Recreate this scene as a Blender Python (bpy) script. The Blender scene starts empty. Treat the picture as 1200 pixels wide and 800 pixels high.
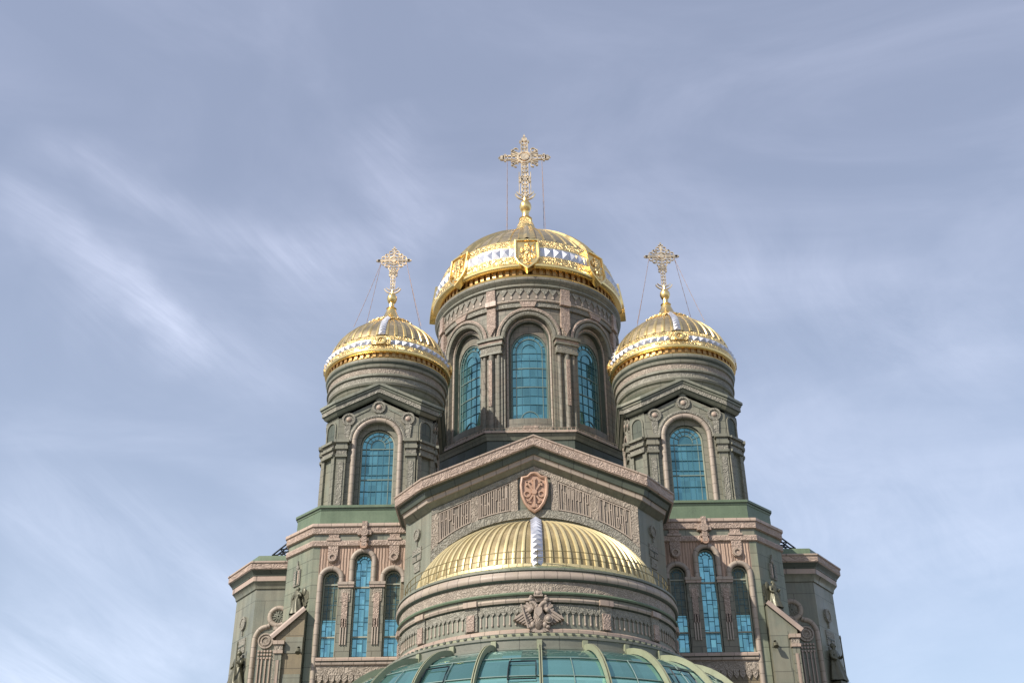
import bpy, math, random
from math import sin, cos, pi, radians, sqrt, atan2
from mathutils import Vector, Matrix
random.seed(7)
SC = bpy.context.scene
COL = SC.collection

# ------------------------------------------------------------------ materials
def srgb(r, g, b):
    f = lambda c: (c/255/12.92) if c/255 <= .04045 else ((c/255+.055)/1.055)**2.4
    return (f(r), f(g), f(b), 1)

class NT:
    def __init__(s, name):
        s.m = bpy.data.materials.new(name); s.m.use_nodes = True
        s.t = s.m.node_tree; s.n = s.t.nodes; s.n.clear()
        s.out = s.n.new('ShaderNodeOutputMaterial')
        s.b = s.n.new('ShaderNodeBsdfPrincipled')
        s.t.links.new(s.b.outputs[0], s.out.inputs[0])
    def new(s, t, **kw):
        n = s.n.new(t)
        for k, v in kw.items():
            if k.startswith('_'): setattr(n, k[1:], v)
            else: n.inputs[k.replace('__', ' ')].default_value = v
        return n
    def L(s, a, b): s.t.links.new(a, b)

def mat(name, col, rough=.6, metal=0., var=.18, vscale=.8, seams=None, ornament=None, ribs=None,
        streak=0., bump=.5, spec=.4, patch=None, hatch=None, wobble=0., gloss_var=.15):
    """procedural surface: tonal variation in object space, joints / carved relief in the surface's own (u, v) metres"""
    t = NT(name)
    tc = t.new('ShaderNodeTexCoord')
    nz = t.new('ShaderNodeTexNoise', Scale=vscale, Detail=6., Roughness=.65); t.L(tc.outputs['Object'], nz.inputs['Vector'])
    r = t.new('ShaderNodeMapRange'); t.L(nz.outputs[0], r.inputs[0])
    r.inputs[1].default_value = .3; r.inputs[2].default_value = .7
    r.inputs[3].default_value = 1-var; r.inputs[4].default_value = 1+var
    base = t.new('ShaderNodeVectorMath', _operation='SCALE'); base.inputs[0].default_value = col[:3]
    t.L(r.outputs[0], base.inputs['Scale'])
    cur = base.outputs[0]
    def mul(sock, lo, hi, f0=0., f1=1.):
        nonlocal cur
        mr = t.new('ShaderNodeMapRange'); t.L(sock, mr.inputs[0])
        for i, v in enumerate((f0, f1, lo, hi)): mr.inputs[i+1].default_value = v
        q = t.new('ShaderNodeVectorMath', _operation='SCALE'); t.L(cur, q.inputs[0]); t.L(mr.outputs[0], q.inputs['Scale'])
        cur = q.outputs[0]
    heights = []
    # fine grain
    ng = t.new('ShaderNodeTexNoise', Scale=9., Detail=5., Roughness=.7); t.L(tc.outputs['Object'], ng.inputs['Vector'])
    mul(ng.outputs[0], 1-var*.6, 1+var*.6, .3, .7)
    if streak:   # rain streaks, long in z
        mp = t.new('ShaderNodeMapping'); mp.inputs['Scale'].default_value = (2.2, 2.2, .12); t.L(tc.outputs['Object'], mp.inputs[0])
        ns = t.new('ShaderNodeTexNoise', Scale=1., Detail=4., Roughness=.7); t.L(mp.outputs[0], ns.inputs['Vector'])
        mul(ns.outputs[0], 1-streak, 1+streak*.5, .35, .65)
    if patch:    # second colour in blotches (copper patina)
        nm = t.new('ShaderNodeTexNoise', Scale=patch[1], Detail=5., Roughness=.6); t.L(tc.outputs['Object'], nm.inputs['Vector'])
        mr = t.new('ShaderNodeMapRange'); t.L(nm.outputs[0], mr.inputs[0])
        mr.inputs[1].default_value = .46; mr.inputs[2].default_value = .62; mr.inputs[3].default_value = 0; mr.inputs[4].default_value = patch[2]
        mx = t.new('ShaderNodeMix', _data_type='RGBA'); t.L(mr.outputs[0], mx.inputs[0]); t.L(cur, mx.inputs[6]); mx.inputs[7].default_value = patch[0]
        cur = mx.outputs[2]
    if seams:
        br = t.new('ShaderNodeTexBrick'); t.L(tc.outputs['UV'], br.inputs['Vector'])
        br.inputs['Color1'].default_value = (.90, .90, .90, 1); br.inputs['Color2'].default_value = (1.06, 1.06, 1.06, 1)
        br.inputs['Mortar'].default_value = (.52, .52, .52, 1); br.inputs['Scale'].default_value = 1
        br.inputs['Mortar Size'].default_value = .026; br.inputs['Brick Width'].default_value = seams[0]; br.inputs['Row Height'].default_value = seams[1]
        q = t.new('ShaderNodeVectorMath', _operation='MULTIPLY'); t.L(cur, q.inputs[0]); t.L(br.outputs[0], q.inputs[1]); cur = q.outputs[0]
        inv = t.new('ShaderNodeMath', _operation='SUBTRACT'); inv.inputs[0].default_value = 1; t.L(br.outputs['Fac'], inv.inputs[1])
        heights.append((inv.outputs[0], .35))
    if ornament:
        no = t.new('ShaderNodeTexNoise', Scale=ornament, Detail=1.2, Roughness=.5, Distortion=1.3); t.L(tc.outputs['UV'], no.inputs['Vector'])
        ml = t.new('ShaderNodeMath', _operation='MULTIPLY'); t.L(no.outputs[0], ml.inputs[0]); ml.inputs[1].default_value = 34
        sn = t.new('ShaderNodeMath', _operation='SINE'); t.L(ml.outputs[0], sn.inputs[0])
        v2 = t.new('ShaderNodeTexVoronoi', _feature='F1', Scale=ornament*2.6); t.L(tc.outputs['UV'], v2.inputs['Vector'])
        ad = t.new('ShaderNodeMath', _operation='MULTIPLY_ADD'); t.L(v2.outputs[0], ad.inputs[0]); ad.inputs[1].default_value = -.9; t.L(sn.outputs[0], ad.inputs[2])
        heights.append((ad.outputs[0], .6))
        mul(ad.outputs[0], .78, 1.10, -1.4, .8)
    if ribs:
        wv = t.new('ShaderNodeTexWave', _wave_type='BANDS', _bands_direction='X', Scale=ribs); t.L(tc.outputs['UV'], wv.inputs['Vector'])
        wv.inputs['Distortion'].default_value = wobble; wv.inputs['Detail'].default_value = 1
        heights.append((wv.outputs['Fac'], 1.)); mul(wv.outputs['Fac'], .78, 1.12)
    if hatch:
        wv = t.new('ShaderNodeTexWave', _wave_type='BANDS', _bands_direction='DIAGONAL', Scale=hatch); t.L(tc.outputs['UV'], wv.inputs['Vector'])
        wv.inputs['Distortion'].default_value = 6; wv.inputs['Detail Scale'].default_value = 2
        heights.append((wv.outputs['Fac'], .6)); mul(wv.outputs['Fac'], .8, 1.1)
    heights.append((ng.outputs[0], .25))
    acc = None
    for sck, w in heights:
        m = t.new('ShaderNodeMath', _operation='MULTIPLY_ADD'); t.L(sck, m.inputs[0]); m.inputs[1].default_value = w
        if acc: t.L(acc, m.inputs[2])
        else: m.inputs[2].default_value = 0
        acc = m.outputs[0]
    bp = t.new('ShaderNodeBump', Strength=bump, Distance=.06); t.L(acc, bp.inputs['Height']); t.L(bp.outputs[0], t.b.inputs['Normal'])
    t.L(cur, t.b.inputs['Base Color'])
    rr = t.new('ShaderNodeMapRange'); t.L(nz.outputs[0], rr.inputs[0]); rr.inputs[1].default_value = .3; rr.inputs[2].default_value = .7
    rr.inputs[3].default_value = max(.03, rough-gloss_var); rr.inputs[4].default_value = min(1, rough+gloss_var); t.L(rr.outputs[0], t.b.inputs['Roughness'])
    t.b.inputs['Metallic'].default_value = metal; t.b.inputs['Specular IOR Level'].default_value = spec
    return t.m

def glassmat(name, col, rough=.04, metal=.75, wave=.02, pane=(.6, .9), var=.3, tilt=.14):
    """coated reflective glazing: tinted mirror, each pane set a little differently"""
    t = NT(name)
    tc = t.new('ShaderNodeTexCoord')
    br = t.new('ShaderNodeTexBrick'); t.L(tc.outputs['UV'], br.inputs['Vector']); br.offset = 0
    for k, v in (('Color1', (1-var,)*3+(1,)), ('Color2', (1+var*.5,)*3+(1,)), ('Mortar', (.9, .9, .9, 1))): br.inputs[k].default_value = v
    br.inputs['Scale'].default_value = 1; br.inputs['Mortar Size'].default_value = 0; br.inputs['Brick Width'].default_value = pane[0]; br.inputs['Row Height'].default_value = pane[1]
    q = t.new('ShaderNodeVectorMath', _operation='MULTIPLY'); q.inputs[0].default_value = col[:3]; t.L(br.outputs[0], q.inputs[1]); t.L(q.outputs[0], t.b.inputs['Base Color'])
    nz = t.new('ShaderNodeTexNoise', Scale=.7, Detail=2.); t.L(tc.outputs['Object'], nz.inputs['Vector'])
    h = t.new('ShaderNodeMath', _operation='MULTIPLY_ADD'); t.L(br.outputs[0], h.inputs[0]); h.inputs[1].default_value = .2; t.L(nz.outputs[0], h.inputs[2])
    bp = t.new('ShaderNodeBump', Strength=wave*10, Distance=.1); t.L(nz.outputs[0], bp.inputs['Height']); t.L(bp.outputs[0], t.b.inputs['Normal'])
    dv = t.new('ShaderNodeVectorMath', _operation='DIVIDE'); t.L(tc.outputs['UV'], dv.inputs[0]); dv.inputs[1].default_value = (pane[0], pane[1], 1)
    fl = t.new('ShaderNodeVectorMath', _operation='FLOOR'); t.L(dv.outputs[0], fl.inputs[0])
    wn = t.new('ShaderNodeTexWhiteNoise', _noise_dimensions='3D'); t.L(fl.outputs[0], wn.inputs['Vector'])
    sb = t.new('ShaderNodeVectorMath', _operation='SUBTRACT'); t.L(wn.outputs['Color'], sb.inputs[0]); sb.inputs[1].default_value = (.5, .5, .5)
    sc = t.new('ShaderNodeVectorMath', _operation='SCALE'); t.L(sb.outputs[0], sc.inputs[0]); sc.inputs['Scale'].default_value = tilt
    an = t.new('ShaderNodeVectorMath', _operation='ADD'); t.L(bp.outputs[0], an.inputs[0]); t.L(sc.outputs[0], an.inputs[1])
    nn = t.new('ShaderNodeVectorMath', _operation='NORMALIZE'); t.L(an.outputs[0], nn.inputs[0]); t.L(nn.outputs[0], t.b.inputs['Normal'])
    t.b.inputs['Metallic'].default_value = metal; t.b.inputs['Roughness'].default_value = rough
    t.b.inputs['IOR'].default_value = 1.52
    return t.m

PINK = srgb(186, 150, 130)
M = dict(
    green=mat('green_cladding', srgb(120, 125, 107), .55, .0, .12, .35, seams=(1.9, .95), streak=.2, patch=(srgb(138, 124, 106), .35, .4), bump=.35),
    greenplain=mat('green_smooth_cladding', srgb(120, 122, 108), .45, .0, .10, .5, seams=(3.1, 2.4), streak=.22, patch=(srgb(136, 126, 108), .4, .35), bump=.2),
    ledge=mat('green_ledge_paint', srgb(98, 112, 90), .4, .0, .1, .6, streak=.1, bump=.15),
    grey=mat('grey_green_stone', srgb(120, 119, 105), .6, .0, .14, .5, seams=(1.25, .62), streak=.16, patch=(srgb(128, 116, 103), .5, .3), bump=.4),
    drum=mat('drum_stone', srgb(117, 114, 102), .6, .0, .14, .5, seams=(1.05, .6), streak=.18, patch=(srgb(136, 116, 103), .6, .3), bump=.4),
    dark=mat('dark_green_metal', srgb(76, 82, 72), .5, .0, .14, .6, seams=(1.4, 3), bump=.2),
    brown=mat('brown_stone_panel', srgb(122, 110, 88), .6, .0, .16, .6, seams=(2.6, 1.1), streak=.1, bump=.3),
    carved=mat('carved_beige', srgb(154, 142, 128), .6, .0, .14, .6, ornament=2.1, streak=.08, bump=.6),
    carvedpink=mat('carved_pink', srgb(166, 146, 132), .6, .0, .14, .6, ornament=2.1, streak=.08, bump=.6),
    carvedgrey=mat('carved_grey', srgb(136, 132, 120), .6, .0, .14, .6, ornament=2.1, streak=.08, bump=.6),
    pink=mat('pink_copper', srgb(170, 150, 136), .5, .0, .14, .8, patch=(srgb(150, 138, 118), .8, .5), seams=(.9, 9), bump=.25),
    pinkroll=mat('pink_roll_moulding', srgb(160, 146, 133), .5, .0, .12, .9, patch=(srgb(150, 138, 120), .9, .55), seams=(.75, 9), bump=.35),
    pinkrib=mat('pink_ribbed_panel', srgb(164, 138, 120), .6, .0, .14, .6, ribs=1.5, wobble=1.2, streak=.1, bump=.8),
    copper=mat('bright_copper', srgb(170, 138, 117), .45, .0, .14, 1.5, bump=.3),
    stroke=mat('letter_relief', srgb(166, 152, 138), .55, .0, .14, 1.0, bump=.3),
    emblem=mat('emblem_relief', srgb(148, 134, 122), .55, .0, .18, 3., bump=.4),
    field=mat('inscription_field', srgb(124, 115, 104), .7, .0, .14, 1.0, bump=.3),
    gold=mat('polished_gold', (.93, .68, .29, 1), .29, 1., .10, .9, bump=.12, gloss_var=.08),
    goldorn=mat('ornate_gold', (.91, .66, .3, 1), .38, 1., .12, 1., ornament=2.3, bump=.8, gloss_var=.08),
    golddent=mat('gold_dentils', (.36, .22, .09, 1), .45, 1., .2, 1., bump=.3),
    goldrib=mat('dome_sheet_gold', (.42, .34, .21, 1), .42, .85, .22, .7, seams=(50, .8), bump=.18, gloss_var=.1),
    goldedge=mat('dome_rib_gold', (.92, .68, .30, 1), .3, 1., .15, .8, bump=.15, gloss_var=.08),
    conch=mat('half_dome_brass', srgb(152, 136, 102), .5, .3, .22, .8, streak=.16, patch=(srgb(120, 108, 72), .7, .55), bump=.3, gloss_var=.1),
    conchrib=mat('half_dome_rib', srgb(206, 190, 146), .42, .35, .16, .9, patch=(srgb(150, 132, 80), .9, .35), bump=.2, gloss_var=.1),
    silver=mat('silver_facets', (.58, .58, .62, 1), .5, 1., .08, 1.2, bump=.08, gloss_var=.06),
    cross=mat('rose_gold', (.93, .72, .46, 1), .34, .95, .15, 2., bump=.2),
    mull=mat('window_bars', srgb(108, 126, 120), .5, .0, .1, 1., bump=.1),
    mulldark=mat('lancet_bars', srgb(66, 108, 120), .5, .0, .1, 1., bump=.1),
    mullight=mat('lancet_casing', srgb(150, 150, 132), .5, .0, .1, 1., bump=.1),
    spandrel=mat('lancet_blind_panel', srgb(92, 100, 84), .35, .0, .14, .8, seams=(.55, .5), bump=.25),
    glass=glassmat('drum_glazing', (.145, .33, .345), .05, .8, .015, (.62, .95)),
    lglass=glassmat('lancet_glazing', (.21, .45, .48), .05, .8, .012, (.3, .48)),
    cglass=glassmat('canopy_glazing', (.19, .40, .37), .03, .75, .006, (1.19, 1.5), .3),
    cglasslow=glassmat('canopy_lower_glazing', (.34, .66, .58), .03, .75, .006, (1.19, 1.5), .2),  # lighter tint puts the lower rows' brighter reflection into the colour
    crib=mat('canopy_rib_paint', srgb(136, 138, 114), .4, .0, .1, 1., bump=.1),
    cgutter=mat('canopy_gutter', srgb(114, 114, 103), .45, .0, .14, .8, seams=(2.2, 5), bump=.2),
    bronze=mat('bronze_patina', srgb(92, 90, 74), .45, .25, .2, 2., bump=.4),
    black=mat('black_steel', srgb(34, 38, 44), .5, .3, .1, 2., bump=.1),
    chain=mat('gilt_chain', (.24, .17, .15, 1), .6, .4, .35, 6., bump=.2),
    rail=mat('brass_rail', srgb(112, 100, 66), .5, .3, .1, 2., bump=.1),
    roof=mat('dark_roof_sheet', srgb(92, 80, 70), .6, .0, .2, .5, ribs=.8, bump=.4),
    tile=mat('coping_tile', srgb(160, 142, 130), .5, .0, .14, 1., bump=.3),
    paving=mat('granite_paving', srgb(112, 110, 105), .7, .0, .12, .2, seams=(1.2, .6), bump=.2),
)

# ------------------------------------------------------------------ mesh builder
ORG = Vector((0, 0, 0))
class MB:
    def __init__(s): s.v = []; s.f = []; s.mi = []; s.uv = []; s.mats = []
    def slot(s, m):
        if m not in s.mats: s.mats.append(m)
        return s.mats.index(m)
    def add(s, pts, faces, m, uvs=None):
        o = len(s.v); k = s.slot(m)
        s.v += [tuple(p) for p in pts]
        s.uv += list(uvs) if uvs else [(p[0]+p[1]*.7, p[2]) for p in pts]
        for f in faces: s.f.append(tuple(o+i for i in f)); s.mi.append(k)
    def build(s, name, parent=None, smooth=35, label=None, origin=None):
        org = origin if origin is not None else (parent['_org'] if parent is not None and '_org' in parent else (0, 0, 0))
        me = bpy.data.meshes.new(name)
        me.from_pydata([(x-org[0], y-org[1], z-org[2]) for x, y, z in s.v], [], s.f)
        for m in s.mats: me.materials.append(M[m])
        me.polygons.foreach_set('material_index', s.mi)
        ul = me.uv_layers.new(name='UVMap')
        li = [0]*len(me.loops); me.loops.foreach_get('vertex_index', li)
        flat = []
        for i in li: flat += s.uv[i]
        ul.data.foreach_set('uv', flat)
        import bmesh
        bm = bmesh.new(); bm.from_mesh(me)
        bmesh.ops.remove_doubles(bm, verts=[v for v in bm.verts], dist=1e-5) if False else None
        bmesh.ops.recalc_face_normals(bm, faces=bm.faces[:]); bm.to_mesh(me); bm.free()
        if smooth:
            me.polygons.foreach_set('use_smooth', [True]*len(me.polygons))
            me.set_sharp_from_angle(angle=radians(smooth))
        me.update()
        ob = bpy.data.objects.new(name, me); COL.objects.link(ob)
        if parent is not None: ob.parent = parent; ob['_org'] = org
        else: ob.location = org
        if label: ob['label'] = label
        return ob
    # ---- shapes in a wall frame P(u, d, z)
    def grid(s, P, rows, m):      # rows: list of lists of (u,d,z)
        n = len(rows[0]); pts = []; uvs = []
        for r in rows:
            for (u, d, z) in r: pts.append(P(u, d, z)); uvs.append((u, z+d))
        fs = [(i*n+j, i*n+j+1, (i+1)*n+j+1, (i+1)*n+j) for i in range(len(rows)-1) for j in range(n-1)]
        s.add(pts, fs, m, uvs)
    def box(s, P, u0, u1, d0, d1, z0, z1, m, nu=1):
        us = [u0+(u1-u0)*i/nu for i in range(nu+1)]
        s.grid(P, [[(u, d0, z0) for u in us], [(u, d1, z0) for u in us]], m)
        s.grid(P, [[(u, d1, z0) for u in us], [(u, d1, z1) for u in us]], m)
        s.grid(P, [[(u, d1, z1) for u in us], [(u, d0, z1) for u in us]], m)
        s.grid(P, [[(u0, d0, z0), (u0, d1, z0)], [(u0, d0, z1), (u0, d1, z1)]], m)
        s.grid(P, [[(u1, d0, z0), (u1, d1, z0)], [(u1, d0, z1), (u1, d1, z1)]], m)
    def prism(s, P, poly, d0, d1, m, bevel=0., side=None):
        n = len(poly); cu = sum(p[0] for p in poly)/n; cz = sum(p[1] for p in poly)/n
        k = 1-bevel
        a = [P(u, d0, z) for u, z in poly]; b = [P(cu+(u-cu)*k, d1, cz+(z-cz)*k) for u, z in poly]
        uv = [(u, z) for u, z in poly]
        s.add(a+b, [(i, (i+1) % n, n+(i+1) % n, n+i) for i in range(n)], side or m, uv+uv)
        s.add(b, [tuple(range(n))], m, uv)
    def sweep(s, P, path, prof, m, closed=False, ms=None):
        """mouldings along a path in the wall plane; prof = (offset to the left of travel, depth)"""
        n = len(path); rows = []
        for i, (u, z) in enumerate(path):
            a = path[(i-1) % n] if (closed or i > 0) else None
            b = path[(i+1) % n] if (closed or i < n-1) else None
            nn = []
            for p, q in ((a, (u, z)), ((u, z), b)):
                if p is None or q is None: continue
                dx, dz = q[0]-p[0], q[1]-p[1]; l = math.hypot(dx, dz) or 1
                nn.append((-dz/l, dx/l))
            if len(nn) == 2:
                mx, mz = nn[0][0]+nn[1][0], nn[0][1]+nn[1][1]; l2 = (mx*mx+mz*mz) or 1e-6
                kx, kz = 2*mx/l2, 2*mz/l2
            else: kx, kz = nn[0]
            rows.append([(u+kx*o, d, z+kz*o) for o, d in prof])
        if closed: rows.append(rows[0])
        # uv: run along the path
        L = 0; pts = []; uvs = []; w = [0]
        for i in range(1, len(prof)): w.append(w[-1]+math.hypot(prof[i][0]-prof[i-1][0], prof[i][1]-prof[i-1][1]))
        for i, r in enumerate(rows):
            if i: L += math.hypot(r[0][0]-rows[i-1][0][0], r[0][2]-rows[i-1][0][2])
            for j, q in enumerate(r): pts.append(P(*q)); uvs.append((L, w[j]))
        k = len(prof)
        for j in range(k-1):
            fs = [(i*k+j, i*k+j+1, (i+1)*k+j+1, (i+1)*k+j) for i in range(len(rows)-1)]
            mm = ms[j] if ms else m
            o = len(s.v); sl = s.slot(mm)
            if j == 0:
                base = o; s.v += [tuple(p) for p in pts]; s.uv += uvs
            for f in fs: s.f.append(tuple(base+x for x in f)); s.mi.append(sl)
    def ell(s, P, c, r, m, n=10, k=6):
        pts = []; fs = []
        for i in range(k+1):
            t = pi*i/k
            for j in range(n):
                a = 2*pi*j/n
                pts.append(P(c[0]+r[0]*sin(t)*cos(a), c[1]+r[1]*sin(t)*sin(a), c[2]+r[2]*cos(t)))
        for i in range(k):
            for j in range(n): fs.append((i*n+j, i*n+(j+1) % n, (i+1)*n+(j+1) % n, (i+1)*n+j))
        s.add(pts, fs, m)
    def tube(s, pts, r, m, n=6, closed=False):
        pts = [Vector(p) for p in pts]; N = len(pts); rows = []
        rr = r if isinstance(r, (list, tuple)) else [r]*N
        for i, p in enumerate(pts):
            a = pts[(i-1) % N] if (closed or i > 0) else p; b = pts[(i+1) % N] if (closed or i < N-1) else p
            t = (b-a).normalized(); h = Vector((0, 0, 1)) if abs(t.z) < .9 else Vector((0, 1, 0))
            x = t.cross(h).normalized(); y = t.cross(x)
            rows.append([p+x*cos(2*pi*j/n)*rr[i]+y*sin(2*pi*j/n)*rr[i] for j in range(n)])
        if closed: rows.append(rows[0])
        fs = [(i*n+j, i*n+(j+1) % n, (i+1)*n+(j+1) % n, (i+1)*n+j) for i in range(len(rows)-1) for j in range(n)]
        flat = [p for q in rows for p in q]
        if not closed: fs += [tuple(range(n)), tuple(range((len(rows)-1)*n, len(rows)*n))]
        s.add(flat, fs, m)
    def lathe(s, c, prof, m, a0=-pi, a1=pi, n=96, ms=None, mod=None):
        """prof = (radius, z); angle 0 looks towards -Y, positive to +X"""
        L = [0]
        for i in range(1, len(prof)): L.append(L[-1]+math.hypot(prof[i][0]-prof[i-1][0], prof[i][1]-prof[i-1][1]))
        angs = [a0+(a1-a0)*i/n for i in range(n+1)]
        k = len(prof); o = len(s.v); rm = max(p[0] for p in prof)
        for a in angs:
            for j, (r, z) in enumerate(prof):
                q = r+(mod(a, j) if mod else 0)
                s.v.append((c[0]+q*sin(a), c[1]-q*cos(a), z)); s.uv.append((a*rm, L[j]))
        for j in range(k-1):
            sl = s.slot(ms[j] if ms else m)
            for i in range(n): s.f.append((o+i*k+j, o+(i+1)*k+j, o+(i+1)*k+j+1, o+i*k+j+1)); s.mi.append(sl)
    def gores(s, c, prof, N, h, m, mrib, a0=-pi, a1=pi, w=.36, off=0.):
        """sheet dome with raised seams: N gores between a0 and a1, ridge share w, height h"""
        st = (a1-a0)/N; k = len(prof)
        cuts = [(0, 0, m), (.5-w/2, 0, mrib), (.5-w/2+.05, 1, mrib), (.5, 1.25, mrib), (.5+w/2-.05, 1, mrib), (.5+w/2, 0, m), (1, 0, m)]
        for g in range(N):
            o = len(s.v)
            for t, hh, _ in cuts:
                a = a0+st*(g+t)+off
                for j, (r, z) in enumerate(prof):
                    q = r+h*hh*min(1, r/(prof[0][0]*.35))
                    s.v.append((c[0]+q*sin(a), c[1]-q*cos(a), z+.3*h*hh)); s.uv.append((a*prof[0][0], z))
            for i in range(len(cuts)-1):
                sl = s.slot(cuts[i][2])
                for j in range(k-1): s.f.append((o+i*k+j, o+(i+1)*k+j, o+(i+1)*k+j+1, o+i*k+j+1)); s.mi.append(sl)
    def studs(s, c, p0, p1, N, h, m, a0=-pi, a1=pi, base='gold'):
        st = (a1-a0)/N
        (r0, z0), (r1, z1) = p0, p1
        l = math.hypot(r1-r0, z1-z0); nr, nz = (z1-z0)/l, -(r1-r0)/l
        for i in range(N):
            A = a0+st*i; B = A+st; C = (A+B)/2
            f = lambda a, r, z: (c[0]+r*sin(a), c[1]-r*cos(a), z)
            pts = [f(A, r0, z0), f(B, r0, z0), f(B, r1, z1), f(A, r1, z1), f(C, (r0+r1)/2+nr*h, (z0+z1)/2+nz*h)]
            s.add(pts, [(0, 1, 4), (1, 2, 4), (2, 3, 4), (3, 0, 4)], m)
    def plansweep(s, path, prof, ms, closed=False, smoothuv=True):
        """cornice along wall-line vertices (x, y, z) running left to right; prof = (outward, up)"""
        n = len(path); rows = []
        for i, (x, y, z) in enumerate(path):
            a = path[(i-1) % n] if (closed or i > 0) else None
            b = path[(i+1) % n] if (closed or i < n-1) else None
            nn = []
            for p, q in ((a, path[i]), (path[i], b)):
                if p is None or q is None: continue
                dx, dy = q[0]-p[0], q[1]-p[1]; l = math.hypot(dx, dy) or 1
                nn.append((dy/l, -dx/l))
            if len(nn) == 2:
                mx, my = nn[0][0]+nn[1][0], nn[0][1]+nn[1][1]; l2 = (mx*mx+my*my) or 1e-6; kx, ky = 2*mx/l2, 2*my/l2
            else: kx, ky = nn[0]
            rows.append([(x+kx*o, y+ky*o, z+h) for o, h in prof])
        if closed: rows.append(rows[0])
        k = len(prof); L = 0; w = [0]; o = len(s.v)
        for i in range(1, k): w.append(w[-1]+math.hypot(prof[i][0]-prof[i-1][0], prof[i][1]-prof[i-1][1]))
        for i, r in enumerate(rows):
            if i: L += (Vector(r[0])-Vector(rows[i-1][0])).length
            for j, q in enumerate(r): s.v.append(q); s.uv.append((L, w[j]))
        for j in range(k-1):
            sl = s.slot(ms[j] if isinstance(ms, (list, tuple)) else ms)
            for i in range(len(rows)-1): s.f.append((o+i*k+j, o+i*k+j+1, o+(i+1)*k+j+1, o+(i+1)*k+j)); s.mi.append(sl)
    def wallstrip(s, path, z0, z1, m):
        """vertical wall along plan points; z1 may be a list"""
        L = 0
        for i in range(len(path)-1):
            a, b = path[i], path[i+1]; l = math.hypot(b[0]-a[0], b[1]-a[1])
            za = z1[i] if isinstance(z1, (list, tuple)) else z1; zb = z1[i+1] if isinstance(z1, (list, tuple)) else z1
            s.add([(a[0], a[1], z0), (b[0], b[1], z0), (b[0], b[1], zb), (a[0], a[1], za)], [(0, 1, 2, 3)], m, [(L, z0), (L+l, z0), (L+l, zb), (L, za)])
            L += l
    def flatpoly(s, pts, m): s.add(pts, [tuple(range(len(pts)))], m)

def flat(ox, oy, ang=0.):
    c, n = (cos(ang), sin(ang)), (sin(ang), -cos(ang))
    return lambda u, d, z: (ox+c[0]*u+n[0]*d, oy+c[1]*u+n[1]*d, z)
def cyl(cx, cy, R, a0=0.):
    return lambda u, d, z: (cx+(R+d)*sin(a0+u/R), cy-(R+d)*cos(a0+u/R), z)

def outline(uc, r, zs, zp, n=18, nz=6):
    o = [(uc-r, zs+(zp-zs)*i/nz) for i in range(nz)]
    o += [(uc-r*cos(pi*i/n), zp+r*sin(pi*i/n)) for i in range(n+1)]
    o += [(uc+r, zp-(zp-zs)*i/nz) for i in range(1, nz+1)]
    return o
def archwall(b, P, u0, u1, z0, z1, ops, m, d=0., nu=.6, top=None):
    top = top or (lambda u: z1)
    us = {u0, u1}
    k = max(1, int((u1-u0)/nu))
    for i in range(k+1): us.add(u0+(u1-u0)*i/k)
    for uc, r, zs, zp in ops:
        for i in range(19): us.add(uc-r*cos(pi*i/18))
    us = sorted(us)
    for a, c in zip(us, us[1:]):
        if c-a < 1e-6: continue
        mid = (a+c)/2; hit = None
        for op in ops:
            if abs(mid-op[0]) < op[1]: hit = op
        if hit is None: b.grid(P, [[(a, d, z0), (c, d, z0)], [(a, d, top(a)), (c, d, top(c))]], m)
        else:
            uc, r, zs, zp = hit; f = lambda u: zp+sqrt(max(0, r*r-(u-uc)**2))
            if zs > z0: b.grid(P, [[(a, d, z0), (c, d, z0)], [(a, d, zs), (c, d, zs)]], m)
            if min(f(a), f(c)) < top(mid)-.01: b.grid(P, [[(a, d, f(a)), (c, d, f(c))], [(a, d, top(a)), (c, d, top(c))]], m)
def reveal(b, P, o1, d1, o2, d2, m):
    b.grid(P, [[(u, d1, z) for u, z in o1], [(u, d2, z) for u, z in o2]], m)
def pane(b, P, uc, r, zs, zp, d, m, n=16):
    us = [uc-r*cos(pi*i/n) for i in range(n+1)]
    f = lambda u: zp+sqrt(max(0, r*r-(u-uc)**2))
    b.grid(P, [[(u, d, zs) for u in us], [(u, d, f(u)) for u in us]], m)
def roll(r, n=6, flatten=1., d0=0.):
    return [(-r*cos(pi*i/n), d0+r*flatten*sin(pi*i/n)) for i in range(n+1)]
def bar(b, P, pts, w, d0, d1, m):
    if len(pts) == 2 and abs(pts[0][0]-pts[1][0]) > 1.5: pts = [(pts[0][0]+(pts[1][0]-pts[0][0])*i/8, pts[0][1]+(pts[1][1]-pts[0][1])*i/8) for i in range(9)]
    b.sweep(P, pts, [(-w/2, d0), (-w/2, d1), (w/2, d1), (w/2, d0)], m)

def tag(o, label=None, cat=None, group=None, kind=None):
    if label: o['label'] = label
    if cat: o['category'] = cat
    if group: o['group'] = group
    if kind: o['kind'] = kind
    return o
def empty(name, loc):
    o = bpy.data.objects.new(name, None); COL.objects.link(o); o.location = loc; o['_org'] = loc; o.empty_display_size = .5
    return o

# ------------------------------------------------------------------ ground
g = MB(); S = 3000
g.add([(-S, -S, 0), (S, -S, 0), (S, S, 0), (-S, S, 0)], [(0, 1, 2, 3)], 'paving', [(-S, -S), (S, -S), (S, S), (-S, S)])
tag(g.build('ground', smooth=0), 'pale granite paving of the square', kind='structure')

# ------------------------------------------------------------------ the cathedral
CX, CY = 0., 96.
CATH = empty('cathedral', (0, 96, 0))
tag(CATH, 'grey-green and pink Orthodox cathedral with three gilded ribbed domes', 'cathedral')

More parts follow.
